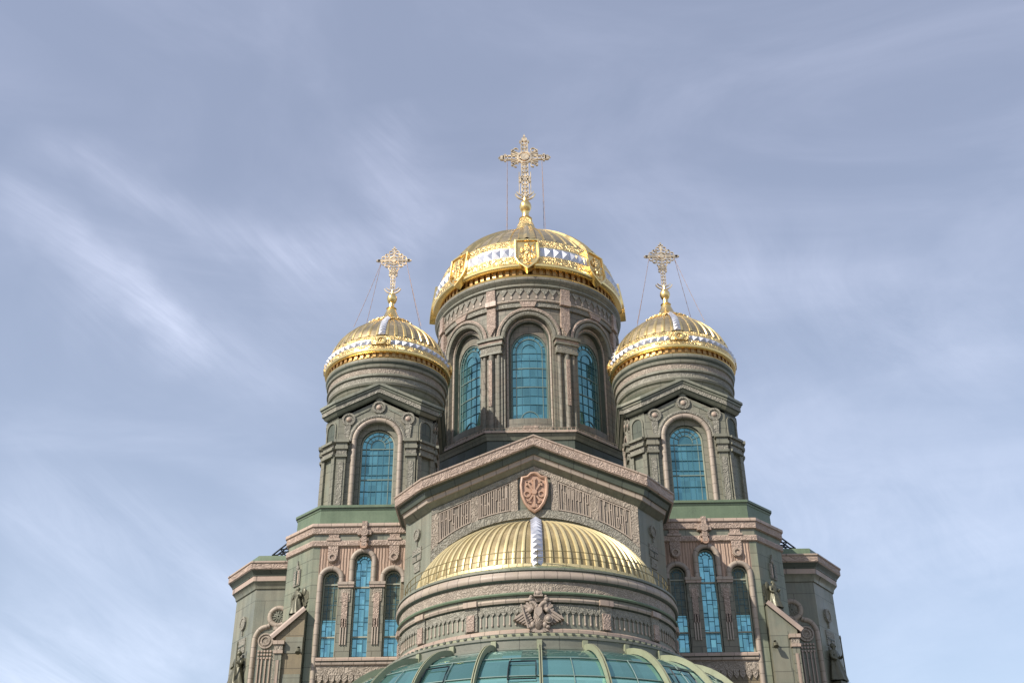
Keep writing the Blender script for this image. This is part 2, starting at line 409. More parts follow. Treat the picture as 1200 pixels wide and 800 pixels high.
# main mass behind towers and gable
b = MB()
b.wallstrip([(-18.1, 112), (-18.1, 78.5)], 0, 30, 'green'); b.wallstrip([(18.1, 78.5), (18.1, 112), (-18.1, 112)], 0, 30, 'green')
b.flatpoly([(-18.05, 78.6, 29.9), (18.05, 78.6, 29.9), (18.05, 112, 29.9), (-18.05, 112, 29.9)], 'roof')
# vaulted roofs of the four arms meeting under the drum
n = 24
for (ax, y0, y1) in (('y', 77.5, 112.), ('x', -17.5, 17.5)):
    pts = []; fs = []; uv = []
    for i in range(n+1):
        a = pi*i/n; q, z = -7.6*cos(a), 29.2+7.6*sin(a)
        for j, t in enumerate((y0, y1)):
            pts.append((q, t, z) if ax == 'y' else (t, 96+q, z)); uv.append((t, a*7.6))
    fs = [(2*i, 2*i+1, 2*i+3, 2*i+2) for i in range(n)] + [tuple(range(0, 2*n+2, 2)), tuple(range(1, 2*n+2, 2))]
    b.add(pts, fs, 'roof', uv)
b.build('main_body', CATH)

# octagonal plinth of the drum
def octa(ap, cx=CX, cy=CY, hw=None):
    h = hw if hw else ap*math.tan(pi/8)
    P4 = [(-h, -ap), (h, -ap), (ap, -h), (ap, h), (h, ap), (-h, ap), (-ap, h), (-ap, -h)]
    return [(cx+x, cy+y) for x, y in P4]
b = MB()
o8 = octa(9.1); b.wallstrip(o8+[o8[0]], 30, 41.6, 'dark')
b.plansweep([(x, y, 42.35) for x, y in o8],
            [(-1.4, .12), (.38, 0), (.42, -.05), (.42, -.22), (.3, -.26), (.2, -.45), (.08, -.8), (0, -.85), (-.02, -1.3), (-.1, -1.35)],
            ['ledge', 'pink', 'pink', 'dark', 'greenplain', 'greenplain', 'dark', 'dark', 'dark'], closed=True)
b.build('drum_plinth', CATH)
b = MB()   # little fence of snow guards on the plinth edge
for i in range(8):
    a, c = Vector((*octa(9.35)[i], 42.36)), Vector((*octa(9.35)[(i+1) % 8], 42.36))
    for k in range(22): p = a.lerp(c, k/22); b.tube([p, p+Vector((0, 0, .26))], .03, 'pink', 4)
    b.tube([a+Vector((0, 0, .26)), c+Vector((0, 0, .26))], .03, 'pink', 4)
b.build('snow_guard', bpy.data.objects['drum_plinth'])

# drum
DR = 8.65
b = MB(); Pd = cyl(CX, CY, DR); per = 2*pi*DR
SILL, SPR, RO = 43.1, 52.15, 2.2
for k in range(8):
    uc = per*k/8
    archwall(b, Pd, uc-per/16, uc+per/16, 42.3, 56.2, [(uc, RO, SILL, SPR)], 'drum')
    o1 = outline(uc, RO, SILL, SPR); o2 = outline(uc, RO-.02, SILL, SPR); o3 = outline(uc, RO-.26, SILL+.05, SPR-.15); o4 = outline(uc, RO-.28, SILL+.05, SPR-.15); o5 = outline(uc, 1.88, 44.05, 51.08)
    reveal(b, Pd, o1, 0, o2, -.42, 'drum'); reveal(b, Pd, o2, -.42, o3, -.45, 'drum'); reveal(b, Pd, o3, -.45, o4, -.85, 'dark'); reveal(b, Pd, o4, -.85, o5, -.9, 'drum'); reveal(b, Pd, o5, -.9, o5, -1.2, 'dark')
    b.box(Pd, uc-1.95, uc+1.95, -.3, .1, 42.3, 43.12, 'carved', 6); b.box(Pd, uc-2.15, uc+2.15, -1.25, -.34, 42.4, 44.08, 'drum', 6)
    b.box(Pd, uc-.62, uc+.62, .0, .2, 42.32, 43.1, 'carvedpink', 3)
b.lathe((CX, CY), [(8.1, 58.2), (8.65, 56.2)], 'drum')
DRUM = b.build('drum', CATH)
b = MB()
b.lathe((CX, CY), [(8.7, 55.15), (8.86, 55.2), (8.86, 55.62), (8.95, 55.68), (9.0, 55.8), (8.95, 55.92), (8.86, 56.0), (8.86, 57.15), (9.0, 57.2), (9.1, 57.32), (9.1, 57.5), (9.0, 57.58), (9.06, 57.62), (9.18, 57.8), (9.3, 57.95), (9.3, 58.2), (9.1, 58.3), (8.7, 58.34)],
        'drum', ms=['drum', 'carvedgrey', 'drum', 'pinkroll', 'pinkroll', 'drum', 'field', 'drum', 'grey', 'grey', 'grey', 'drum', 'grey', 'grey', 'drum', 'grey', 'grey'], n=128)
b.build('entablature', DRUM)
b = MB(); Pe = cyl(CX, CY, 8.86); pe = 2*pi*8.86   # zig-zag frieze
N = 72
for i in range(N):
    u = pe*i/N; w = pe/N
    b.prism(Pe, [(u-w*.46, 56.95), (u, 56.38), (u+w*.46, 56.95), (u+w*.46, 57.13), (u-w*.46, 57.13)], 0, .1, 'carvedgrey')
    b.prism(Pe, [(u-w*.12, 56.06), (u+w*.12, 56.06), (u+w*.12, 56.3), (u, 56.42), (u-w*.12, 56.3)], 0, .07, 'stroke')
b.build('zigzag_frieze', DRUM, smooth=0)
for k in range(8):
    uc = per*k/8
    b = MB(); o = outline(uc, RO, SPR-.02, SPR, 24, 1)
    b.sweep(Pd, o, [(0, -.05), (0, .12), (.14, .2), (.3, .2), (.34, .12), (.38, .12), (.44, .26), (.6, .3), (.74, .24), (.78, .08), (.84, .08), (.86, -.02)], 'drum',
            ms=['grey', 'grey', 'carvedgrey', 'grey', 'drum', 'grey', 'carved', 'carvedpink', 'grey', 'drum', 'drum'])
    b.prism(Pd, [(uc-.55, SPR+2.95), (uc+.55, SPR+2.95), (uc+.8, SPR+3.5), (uc-.8, SPR+3.5)], 0, .36, 'carvedpink', .05)
    b.build('archivolt', DRUM)
    b = MB(); i2 = outline(uc, RO-.12, SILL, SPR-.05, 20, 8)    # inner roll round the opening
    b.sweep(Pd, i2, roll(.11, 6, 1., -.42), 'pinkroll'); b.build('inner_roll', DRUM)
    # clustered pilaster between two windows
    up = per*(k+.5)/8; b = MB()
    b.box(Pd, up-.98, up+.98, -.1, .16, 42.3, 50.5, 'drum', 4)
    for du, w, d in ((-.66, .2, .36), (0, .3, .5), (.66, .2, .36)):
        sh = [(up+du-w, 42.9), (up+du-w, 50.4), (up+du+w, 50.4), (up+du+w, 42.9)]
        b.grid(Pd, [[(up+du-w*cos(pi*i/8), .1+d*sin(pi*i/8)*.75, z) for i in range(9)] for z in (42.9, 46.5, 50.45)], 'drum')
        b.box(Pd, up+du-w-.05, up+du+w+.05, 0, d+.05, 42.3, 42.95, 'grey', 2)
    b.box(Pd, up-.15, up+.15, .3, .52, 45.2, 49.8, 'carvedpink', 1)
    PIL = b.build('pilaster', DRUM)
    b = MB()
    for (h0, h1, w, d, mm) in ((50.4, 50.6, 1.02, .5, 'grey'), (50.6, 51.25, .96, .5, 'carvedgrey'), (51.25, 51.45, 1.1, .62, 'grey'), (51.45, 51.75, 1.06, .56, 'carvedpink'), (51.75, 52.05, 1.2, .72, 'grey')):
        b.box(Pd, up-w, up+w, -.05, d, h0, h1, mm, 5)
    b.build('capital', DRUM)
    b = MB()
    b.box(Pd, up-.42, up+.42, 0, .34, 53.2, 55.3, 'carvedpink', 2); b.box(Pd, up-.34, up+.34, 0, .26, 52.05, 53.2, 'carved', 2)
    b.box(Pd, up-.5, up+.5, 0, .52, 55.5, 56.0, 'pink', 2); b.box(Pd, up-.42, up+.42, .1, .48, 56.0, 57.2, 'carvedpink', 2)
    b.prism(Pd, [(up-.42, 53.2), (up+.42, 53.2), (up, 52.4)], .2, .42, 'carvedpink')
    b.build('bracket', DRUM)
    # glazing
    W = MB(); pane(W, Pd, uc, 1.87, 44.1, 51.08, -1.1, 'glass'); win = W.build('drum_window', CATH)
    f = MB(); q = 1.87
    f.sweep(Pd, outline(uc, q-.06, 44.1, 51.08, 20, 4), [(-.07, -1.1), (-.07, -1.0), (.07, -1.0), (.07, -1.1)], 'mull')
    f.sweep(Pd, outline(uc, 1.36, 44.1, 51.08, 18, 4), [(-.035, -1.1), (-.035, -1.03), (.035, -1.03), (.035, -1.1)], 'mull')
    f.sweep(Pd, outline(uc, .8, 51.0, 51.08, 14, 1), [(-.03, -1.1), (-.03, -1.03), (.03, -1.03), (.03, -1.1)], 'mulldark')
    for z, w in ((45.75, .07), (47.5, .09), (49.4, .09), (50.95, .07), (46.6, .03), (48.5, .03), (50.2, .03)): bar(f, Pd, [(uc-q, z), (uc+q, z)], w*.8, -1.1, -1.03, 'mull' if w > .08 else 'mulldark')
    for x in (-.8, 0, .8): bar(f, Pd, [(uc+x, 44.1), (uc+x, 51.08)], .03, -1.1, -1.04, 'mulldark')
    f.sweep(Pd, [(uc+.95*cos(a), 44.1+.95*sin(a)) for a in [pi*i/12 for i in range(13)]], [(-.03, -1.1), (-.03, -1.03), (.03, -1.03), (.03, -1.1)], 'mull')
    for i in range(1, 8):
        a = pi*i/8; bar(f, Pd, [(uc+1.36*cos(a), 51.08+1.36*sin(a)), (uc+1.8*cos(a), 51.08+1.8*sin(a))], .035, -1.1, -1.03, 'mull')
    f.build('window_frame', win)

# ------------------------------------------------------------------ gilded domes
def disc(b, P, u, z, r, d0, d1, m, n=14): b.prism(P, [(u+r*cos(2*pi*i/n), z+r*sin(2*pi*i/n)) for i in range(n)], d0, d1, m, .12)
def ring(b, P, u, z, r, t, d0, d1, m, n=20): b.sweep(P, [(u+r*cos(2*pi*i/n), z+r*sin(2*pi*i/n)) for i in range(n)], [(-t, d0), (-t, d1), (t, d1), (t, d0), (-t, d0)], m, closed=True)
def arc(u, z, r, a0, a1, n=8): return [(u+r*cos(a0+(a1-a0)*i/n), z+r*sin(a0+(a1-a0)*i/n)) for i in range(n+1)]

def cross_big(P, z0, zc, zt, A, dome):
    b = MB(); t = .12; m = 'cross'
    def bx(u0, u1, za, zb, w=t): b.box(P, u0, u1, -w, w, za, zb, m); b.grid(P, [[(u0, -w, za), (u1, -w, za)], [(u0, -w, zb), (u1, -w, zb)]], m)
    for sx in (-1, 1):     # lattice shaft, two stiles with rungs
        bx(sx*.32-.09, sx*.32+.09, z0+.5, zt-1.2); 
        bx(sx*.62-.05, sx*.62+.05, z0+.9, zc-2.0, .06)
    for z in [z0+.6+.55*i for i in range(int((zt-1.2-z0-.6)/.55)+1)]: bx(-.32, .32, z-.06, z+.06)
    bx(-.12, .12, z0, zt-.2, .08)
    for sz in (-1, 1): bx(-A+.55, A-.55, zc+sz*.24-.08, zc+sz*.24+.08)
    for i in range(11): x = -A+.55+(2*A-1.1)*i/10; bx(x-.06, x+.06, zc-.26, zc+.26)
    for sx in (-1, 1):
        disc(b, P, sx*(A-.42), zc, .34, -t, t, m); b.prism(P, [(sx*(A-.2), zc-.16), (sx*A, zc), (sx*(A-.2), zc+.16)], -t, t, m)
        for sz in (-1, 1):
            disc(b, P, sx*(A-.75), zc+sz*.36, .15, -t, t, m, 8)
            bar(b, P, [(sx*.3, zc+sz*.3), (sx*1.32, zc+sz*.95)], .2, -t, t, m); disc(b, P, sx*1.34, zc+sz*.98, .17, -t, t, m, 8)
            bar(b, P, [(sx*.5, zc+sz*.2), (sx*1.5, zc+sz*.6)], .09, -t, t, m)
            bar(b, P, arc(sx*.95, zc+sz*1.02, .28, 0, 5, 10), .07, -t, t, m)
    ring(b, P, 0, zc, .72, .1, -t, t*1.4, m); disc(b, P, 0, zc, .56, -t*1.5, t*1.8, m)
    disc(b, P, 0, zt-.75, .36, -t, t, m); b.prism(P, [(-.14, zt-.5), (.14, zt-.5), (0, zt)], -t, t, m)
    for sx in (-1, 1):
        disc(b, P, sx*.4, zt-1.05, .18, -t, t, m, 8)
        for z in (zc-2.75, zc-3.25): disc(b, P, sx*.5, z, .2, -t, t, m, 8)
    bx(-.55, .55, zc-3.1, zc-2.9)
    bar(b, P, arc(0, z0+1.35, 1.15, pi*1.12, pi*1.88, 12), .14, -t, t, m)      # crescent
    bar(b, P, arc(0, z0+1.75, 1.05, pi*1.16, pi*1.84, 12), .09, -t, t, m)
    return b.build('cross', dome)

def cross_small(P, z0, zc, zt, A, dome):
    b = MB(); t = .08; m = 'cross'
    bar(b, P, [(0, z0), (0, zt)], .14, -t, t, m); bar(b, P, [(-A, zc), (A, zc)], .13, -t, t, m)
    bar(b, P, [(-.22, zt-.28), (.22, zt-.28)], .09, -t, t, m)
    ring(b, P, 0, zc, .42, .06, -t, t*1.3, m); disc(b, P, 0, zc, .27, -t*1.4, t*1.6, m)
    for sx in (-1, 1):
        for sz in (-1, 1):
            bar(b, P, arc(sx*.62, zc+sz*.5, .2, 0, 2*pi, 10), .07, -t, t, m); bar(b, P, arc(sx*.95, zc+sz*.27, .17, 0, 2*pi, 9), .06, -t, t, m)
            bar(b, P, [(sx*.3, zc+sz*.3), (sx*.72, zc+sz*.72)], .08, -t, t, m); bar(b, P, arc(sx*.28, zc+sz*.85, .18, 0, 2*pi, 9), .06, -t, t, m)
            bar(b, P, [(sx*.42, zc+sz*.12), (sx*(A-.12), zc+sz*.1)], .05, -t, t, m)
        disc(b, P, sx*(A-.25), zc, .14, -t, t, m, 8)
        bar(b, P, [(sx*.19, z0+.3), (sx*.19, zc-.5)], .05, -t, t, m)
        for z in (zc-1.35, zc-1.6, zc-1.1): disc(b, P, sx*.28, z, .12, -t, t, m, 8)
    for z in [z0+.35*i for i in range(1, 10) if z0+.35*i < zc-.5]: bar(b, P, [(-.19, z), (.19, z)], .05, -t, t, m)
    bar(b, P, [(-.34, zc-1.35), (.34, zc-1.35)], .08, -t, t, m)
    bar(b, P, arc(0, z0+.85, .78, pi*1.12, pi*1.88, 10), .09, -t, t, m); bar(b, P, arc(0, z0+1.05, .68, pi*1.18, pi*1.82, 10), .05, -t, t, m)
    return b.build('cross', dome)

def bez(p, n=12):
    out = []
    for i in range(n+1):
        t = i/n; s = 1-t
        out.append(tuple(s**3*p[0][k]+3*s*s*t*p[1][k]+3*s*t*t*p[2][k]+t**3*p[3][k] for k in (0, 1)))
    return out

def chain(p, q, r, dome, sag=.25):
    b = MB(); p, q = Vector(p), Vector(q); n = 26
    pts = [p.lerp(q, i/n)+Vector((0, 0, -sag*4*(i/n)*(1-i/n))) for i in range(n+1)]
    b.tube(pts, [r*(1.25 if i % 2 else .7) for i in range(n+1)], 'chain', 5)
    return b.build('chain', dome)

c = (CX, CY)
b = MB()
b.lathe(c, [(8.6, 58.3), (9.02, 58.36), (9.1, 58.5), (9.0, 58.62), (8.75, 58.66), (8.75, 59.15), (9.3, 59.2), (9.5, 59.3), (9.54, 59.48), (9.46, 59.66), (9.42, 59.7), (9.4, 60.35), (9.34, 60.48), (9.26, 60.52), (9.22, 60.52), (9.12, 61.6), (9.14, 61.66), (9.12, 61.74), (8.84, 62.6), (8.78, 62.74), (8.6, 62.78)],
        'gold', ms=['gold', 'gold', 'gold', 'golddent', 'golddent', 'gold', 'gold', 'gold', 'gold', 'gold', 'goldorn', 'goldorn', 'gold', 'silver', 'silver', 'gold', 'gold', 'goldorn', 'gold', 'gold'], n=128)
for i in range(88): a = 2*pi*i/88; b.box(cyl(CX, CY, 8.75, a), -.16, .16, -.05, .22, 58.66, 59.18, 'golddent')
DOME = b.build('dome', CATH, label='largest gilded dome with golden shields round its base')
b = MB(); b.studs(c, (9.24, 60.54), (9.14, 61.6), 68, .22, 'silver'); b.build('pyramid_studs', DOME, smooth=0)
rp = bez([(8.68, 62.74), (7.55, 64.6), (4.95, 67.15), (1.75, 68.75)], 14)
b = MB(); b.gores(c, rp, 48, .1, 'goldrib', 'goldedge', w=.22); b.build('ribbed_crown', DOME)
b = MB(); P0 = bez([(8.8, 62.72), (7.65, 64.65), (5.05, 67.25), (1.9, 68.9)], 14)
for k in range(8):
    A = 2*pi*k/8
    for r0, r1 in ((0, 1),):
        rows = []
        for i, (r, z) in enumerate(P0):
            w = .95-.5*i/14
            rows.append([(CX+(r+h)*sin(A+t*w/max(r, 1.6)), CY-(r+h)*cos(A+t*w/max(r, 1.6)), z+h*.5) for t, h in ((-1, -.1), (-.8, .18), (-.35, .1), (0, .26), (.35, .1), (.8, .18), (1, -.1))])
        b.add([p for r in rows for p in r], [(i*7+j, i*7+j+1, i*7+7+j+1, i*7+7+j) for i in range(14) for j in range(6)], 'gold')
b.build('spine', DOME)
b = MB()
b.lathe(c, [(2.1, 68.5), (2.2, 68.75), (1.95, 68.95), (1.6, 69.05), (1.35, 69.5), (1.0, 70.3), (.72, 71.1), (.62, 71.4), (.7, 71.5), (.4, 71.6), (.34, 72.3), (.42, 72.45), (.34, 72.5)], 'gold', ms=['goldorn']*2+['gold']*3+['goldorn']*2+['gold']*5, n=40)
b.lathe(c, [(.3, 72.5), (.5, 72.66), (.62, 72.95), (.64, 73.2), (.58, 73.5), (.42, 73.75), (.25, 73.86), (.22, 74.3)], 'gold', n=32)
b.build('finial', DOME)
def tilt(A, r0, z0, r1, z1):
    l = math.hypot(r1-r0, z1-z0); tr, tz = (r1-r0)/l, (z1-z0)/l
    def P(u, d, z):
        r = r0+tr*z+tz*d; zz = z0+tz*z-tr*d; a = A+u/(r0+tr*z)
        return (CX+r*sin(a), CY-r*cos(a), zz)
    return P
for k in range(8):
    P_ = tilt(2*pi*k/8, 9.64, 58.6, 9.0, 62.9); P = lambda u, d, z, F=P_: F(u, d, z*.86); b = MB(); H = 4.5
    o = [(-1.15, H), (1.15, H), (1.15, 1.75), (.85, 1.05), (.35, .45), (0, .1), (-.35, .45), (-.85, 1.05), (-1.15, 1.75)]
    o = [(-1.15, H), (-1.15, 3), (-1.15, 1.75), (-.85, 1.05), (-.35, .45), (0, .1), (.35, .45), (.85, 1.05), (1.15, 1.75), (1.15, 3), (1.15, H), (.6, H), (0, H), (-.6, H)]
    b.prism(P, o, -.45, .12, 'gold')
    b.sweep(P, o, [(0, .1), (0, .26), (.08, .3), (.2, .26), (.24, .1)], 'gold', closed=True)
    # embossed standing figure with lance
    for cc, rr in (((0, .14, 3.75), (.22, .16, .24)), ((0, .14, 2.95), (.38, .2, .62)), ((-.2, .14, 1.9), (.17, .16, .62)), ((.2, .14, 1.9), (.17, .16, .62)), ((-.5, .14, 3.0), (.16, .12, .42)), ((.52, .14, 3.2), (.14, .12, .4)), ((.5, .12, 2.1), (.3, .12, .34)), ((-.5, .12, 2.0), (.26, .12, .3)), ((0, .12, 1.1), (.4, .12, .26))):
        b.ell(P, cc, rr, 'goldorn', 8, 5)
    bar(b, P, [(-.75, 1.6), (.75, 4.1)], .07, .1, .24, 'gold')
    b.build('shield', DOME)
cross_big(flat(CX, CY), 73.9, 79.85, 83.15, 2.88, DOME)
for sx, sy, ax in ((-1, -1, -1.9), (1, -1, 1.9), (-1, 1, -1.9), (1, 1, 1.9)): chain((sx*1.9, CY, 79.5), (sx*2.0, CY+sy*2.4, 68.0), .026, DOME, .1)

def turret_dome(cx, cy, side):
    c = (cx, cy)
    b = MB(); R = 5.32
    b.lathe(c, [(4.9, 45.3), (5.12, 45.35), (5.16, 45.43), (5.05, 45.5), (4.98, 45.52), (4.98, 45.86), (5.22, 45.88), (5.34, 45.96), (5.36, 46.06), (5.32, 46.14), (5.32, 46.18), (5.34, 46.46), (5.3, 46.54), (5.28, 46.56), (5.27, 46.56), (5.2, 47.02), (5.21, 47.06), (5.2, 47.1), (5.0, 47.52), (4.96, 47.6), (4.86, 47.62)],
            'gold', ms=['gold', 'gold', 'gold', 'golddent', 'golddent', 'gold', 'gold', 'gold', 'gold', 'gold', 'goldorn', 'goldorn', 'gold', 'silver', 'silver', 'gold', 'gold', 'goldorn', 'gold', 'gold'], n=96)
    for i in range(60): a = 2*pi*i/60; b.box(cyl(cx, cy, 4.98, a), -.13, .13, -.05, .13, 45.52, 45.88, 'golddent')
    d = b.build('dome', CATH, label='smaller gilded dome over the %s turret' % side)
    b = MB(); b.studs(c, (5.28, 46.57), (5.21, 47.02), 56, .17, 'silver'); b.build('pyramid_studs', d, smooth=0)
    rp = bez([(4.92, 47.6), (4.5, 49.15), (3.3, 49.98), (1.75, 51.1)], 12)
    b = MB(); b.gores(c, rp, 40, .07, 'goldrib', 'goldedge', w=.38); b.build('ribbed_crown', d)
    for k in range(4):
        A = pi/2*k; b = MB()
        for i in range(len(rp)-1):
            (r0, z0), (r1, z1) = rp[i], rp[i+1]; w0 = .30; 
            b.studs(c, (r0+.11, z0+.05), (r1+.11, z1+.05), 1, .17, 'silver', A-w0/r0*.9, A+w0/r0*.9)
        b.build('stud_spine', d, smooth=0)
    for k in range(4):
        b = MB(); P = cyl(cx, cy, 5.2, pi/2*k); b.box(P, -.75, .75, -.1, .24, 46.5, 47.2, 'goldorn', 4); ring(b, P, 0, 46.86, .3, .08, .22, .32, 'gold')
        b.build('gilt_cartouche', d)
    b = MB()
    b.lathe(c, [(1.75, 50.95), (2.05, 50.93), (2.1, 51.05), (1.98, 51.2), (1.6, 51.4), (1.1, 51.75), (.72, 52.2), (.46, 52.85), (.38, 53.05), (.46, 53.13), (.26, 53.2), (.22, 53.7), (.3, 53.77)], 'gold', ms=['goldorn']*4+['gold']*8, n=40)
    for k in range(28): b.box(cyl(cx, cy, 2.05, 2*pi*k/28), -.12, .12, -.03, .09, 50.96, 51.12, 'goldorn')
    b.lathe(c, [(.2, 53.7), (.36, 53.85), (.45, 54.15), (.42, 54.4), (.3, 54.61), (.14, 54.7), (.12, 55.1)], 'gold', n=24)
    b.build('finial', d)
    cross_small(flat(cx, cy), 54.7, 58.3, 59.8, 1.6, d)
    for sx in (-1, 1):
        for sy in (-1, 1): chain((cx+sx*1.15, cy, 58.1), (cx+sx*2.9, cy+sy*2.0, 50.15), .022, d, .12)

# ------------------------------------------------------------------ turrets
def turret(sx):
    side = 'left' if sx < 0 else 'right'
    cx, cy = sx*12.17, 83.9
    hw, ap = 3.2, 4.25
    o = octa(ap, cx, cy, hw); b = MB()
    faces = []
    fr = []
    for i in range(4):
        A = i*pi/2; P = flat(cx+ap*sin(A), cy-ap*cos(A), A); fr.append(P)
        top = lambda u: 40.6+max(0, 1-abs(u)/hw)*1.75
        archwall(b, P, -hw, hw, 31.4, 41, [(0, 1.62, 32.9, 38.35)], 'grey', top=top)
        o1 = outline(0, 1.62, 32.9, 38.35); o2 = outline(0, 1.34, 32.95, 38.2)
        reveal(b, P, o1, 0, o1, -.35, 'grey'); reveal(b, P, o1, -.35, o2, -.38, 'grey'); reveal(b, P, o2, -.38, o2, -.8, 'dark')
        a, c = o[(2*i+1) % 8], o[(2*i+2) % 8]
        b.wallstrip([a, c], 31.4, 40.8, 'greenplain')
    T = b.build('turret', CATH, label='square-cornered %s turret with a gabled arch on each face' % side)
    # cornice rising to a gable on every main face
    path = []
    for i in range(4):
        A = i*pi/2; P = fr[i]
        path += [P(-hw, 0, 41.62), P(0, 0, 43.25), P(hw, 0, 41.62)]
    b = MB()
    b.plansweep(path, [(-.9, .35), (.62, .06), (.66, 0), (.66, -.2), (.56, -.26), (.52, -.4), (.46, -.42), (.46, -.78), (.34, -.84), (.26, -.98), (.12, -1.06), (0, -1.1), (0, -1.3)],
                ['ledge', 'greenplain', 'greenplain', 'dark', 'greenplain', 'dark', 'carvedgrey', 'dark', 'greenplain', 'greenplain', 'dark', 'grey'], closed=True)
    b.flatpoly([(cx+x*1.0, cy+y*1.0, 41.9) for x, y in [(p[0]-cx, p[1]-cy) for p in octa(ap-.2, cx, cy, hw-.1)]], 'ledge')
    b.build('cornice', T)
    for i in range(4):
        P = fr[i]
        b = MB(); oo = outline(0, 1.82, 32.85, 38.35, 24, 8)
        b.sweep(P, oo, roll(.2, 8, .9, .02), 'pinkroll')
        b.build('arch_roll', T)
        b = MB(); oo = outline(0, 2.02, 38.3, 38.35, 24, 1)
        b.sweep(P, oo, [(0, 0), (0, .16), (.1, .2), (.22, .16), (.26, .08), (.32, .08), (.34, 0)], 'grey', ms=['grey', 'carvedgrey', 'carvedgrey', 'grey', 'grey', 'grey']); b.build('hood_mould', T)
        b = MB()
        for u, z in ((-2.36, 40.25), (2.36, 40.25), (0, 41.3)):
            ring(b, P, u, z, .46, .08, 0, .14, 'carvedgrey'); disc(b, P, u, z, .4, 0, .06, 'carvedgrey'); b.ell(P, (u, .05, z), (.22, .14, .22), 'pink')
        for u in (-2.42, 2.42): b.prism(P, [(u-.16, 38.5), (u+.16, 38.5), (u+.26, 39.7), (u-.26, 39.7)], 0, .12, 'carvedgrey')
        for s in (-1, 1):
            b.prism(P, [(s*.75, 41.1), (s*2.0, 40.42), (s*2.0, 40.6), (s*.75, 41.28)][::s], 0, .06, 'greenplain')
        b.build('roundel', T)
        for s in (-1, 1):
            b = MB(); u = s*2.72
            b.box(P, u-.36, u+.36, 0, .26, 31.5, 36.9, 'grey'); b.box(P, u-.2, u+.2, .2, .31, 32.6, 36.5, 'carvedgrey')
            for z0, z1, w, d in ((36.9, 37.1, .46, .4), (37.1, 37.55, .4, .34), (37.55, 37.8, .5, .46), (37.8, 38.1, .44, .4), (38.1, 38.36, .56, .54)):
                b.box(P, u-w, u+w, 0, d, z0, z1, 'carvedgrey' if z1-z0 > .4 else 'grey')
            b.build('pilaster', T)
        # diagonal face: blind niche between slim strips
        A = i*pi/2+pi/4; r = (ap+hw)/sqrt(2); Pq = flat(cx+r*sin(A), cy-r*cos(A), A); hq = (ap-hw)/sqrt(2)
        b = MB()
        for s in (-1, 1): b.box(Pq, s*.66-.2, s*.66+.2, 0, .2, 31.5, 37.0, 'grey')
        for z0, z1, d in ((37.0, 37.2, .36), (37.55, 37.75, .4), (38.1, 38.3, .46)): b.box(Pq, -hq, hq, 0, d, z0, z1, 'grey')
        b.box(Pq, -hq+.05, hq-.05, 0, .25, 37.2, 38.1, 'carvedgrey')
        b.sweep(Pq, outline(0, .5, 38.4, 39.6, 12, 3), [(0, 0), (0, .1), (.14, .1), (.14, 0)], 'grey'); b.prism(Pq, outline(0, .48, 38.4, 39.6, 12, 3), 0, .02, 'dark')
        b.build('corner_niche', T)
        # glazing
        W = MB(); pane(W, P, 0, 1.32, 32.95, 38.2, -.72, 'glass'); win = W.build('turret_window', CATH)
        f = MB(); q = 1.32
        f.sweep(P, outline(0, q-.04, 32.95, 38.2, 18, 4), [(-.05, -.72), (-.05, -.62), (.05, -.62), (.05, -.72)], 'mullight')
        f.sweep(P, outline(0, .92, 33, 38.2, 16, 4), [(-.03, -.72), (-.03, -.66), (.03, -.66), (.03, -.72)], 'mull')
        f.sweep(P, outline(0, .55, 38.1, 38.2, 12, 1), [(-.03, -.72), (-.03, -.66), (.03, -.66), (.03, -.72)], 'mull')
        for z, w in ((35.35, .09), (37.95, .07), (37.45, .05), (35.75, .04), (34.4, .04), (36.6, .035)): bar(f, P, [(-q, z), (q, z)], w, -.72, -.64, 'mull' if w > .06 else 'mulldark')
        for x in (-.42, 0, .42): bar(f, P, [(x, 33), (x, 37.95)], .03, -.72, -.66, 'mulldark')
        for k in range(1, 8): a = pi*k/8; bar(f, P, [(.55*cos(a), 38.2+.55*sin(a)), (1.28*cos(a), 38.2+1.28*sin(a))], .035, -.72, -.66, 'mull')
        f.build('window_frame', win)
    # short drum under the dome
    b = MB()
    b.lathe((cx, cy), [(4.2, 41.6), (4.3, 42.2), (4.55, 42.6), (4.7, 42.75), (4.75, 43.0), (4.9, 43.1), (4.95, 43.25), (4.88, 43.4), (4.88, 43.75), (5.02, 43.85), (5.02, 44.0), (4.93, 44.1), (4.93, 44.55), (5.06, 44.62), (5.1, 44.8), (5.02, 44.9), (5.16, 45.05), (5.2, 45.2), (5.16, 45.36), (4.9, 45.4)],
            'grey', ms=['greenplain', 'greenplain', 'greenplain', 'grey', 'grey', 'grey', 'grey', 'carvedgrey', 'grey', 'grey', 'grey', 'carved', 'grey', 'grey', 'grey', 'dark', 'grey', 'grey', 'grey'], n=96)
    b.build('turret_drum', CATH)
    turret_dome(cx, cy, side)
for sx in (-1, 1): turret(sx)

# ------------------------------------------------------------------ lower towers with lancets, wings, buttresses  (sx mirrors them)
def mir(P, sx):      # mirror a frame about the axis
    return lambda u, d, z: (lambda p: (sx*p[0], p[1], p[2]))(P(u, d, z))
def mpath(pts, sx):
    q = [(sx*p[0],)+tuple(p[1:]) for p in pts]
    return q if sx > 0 else q[::-1]

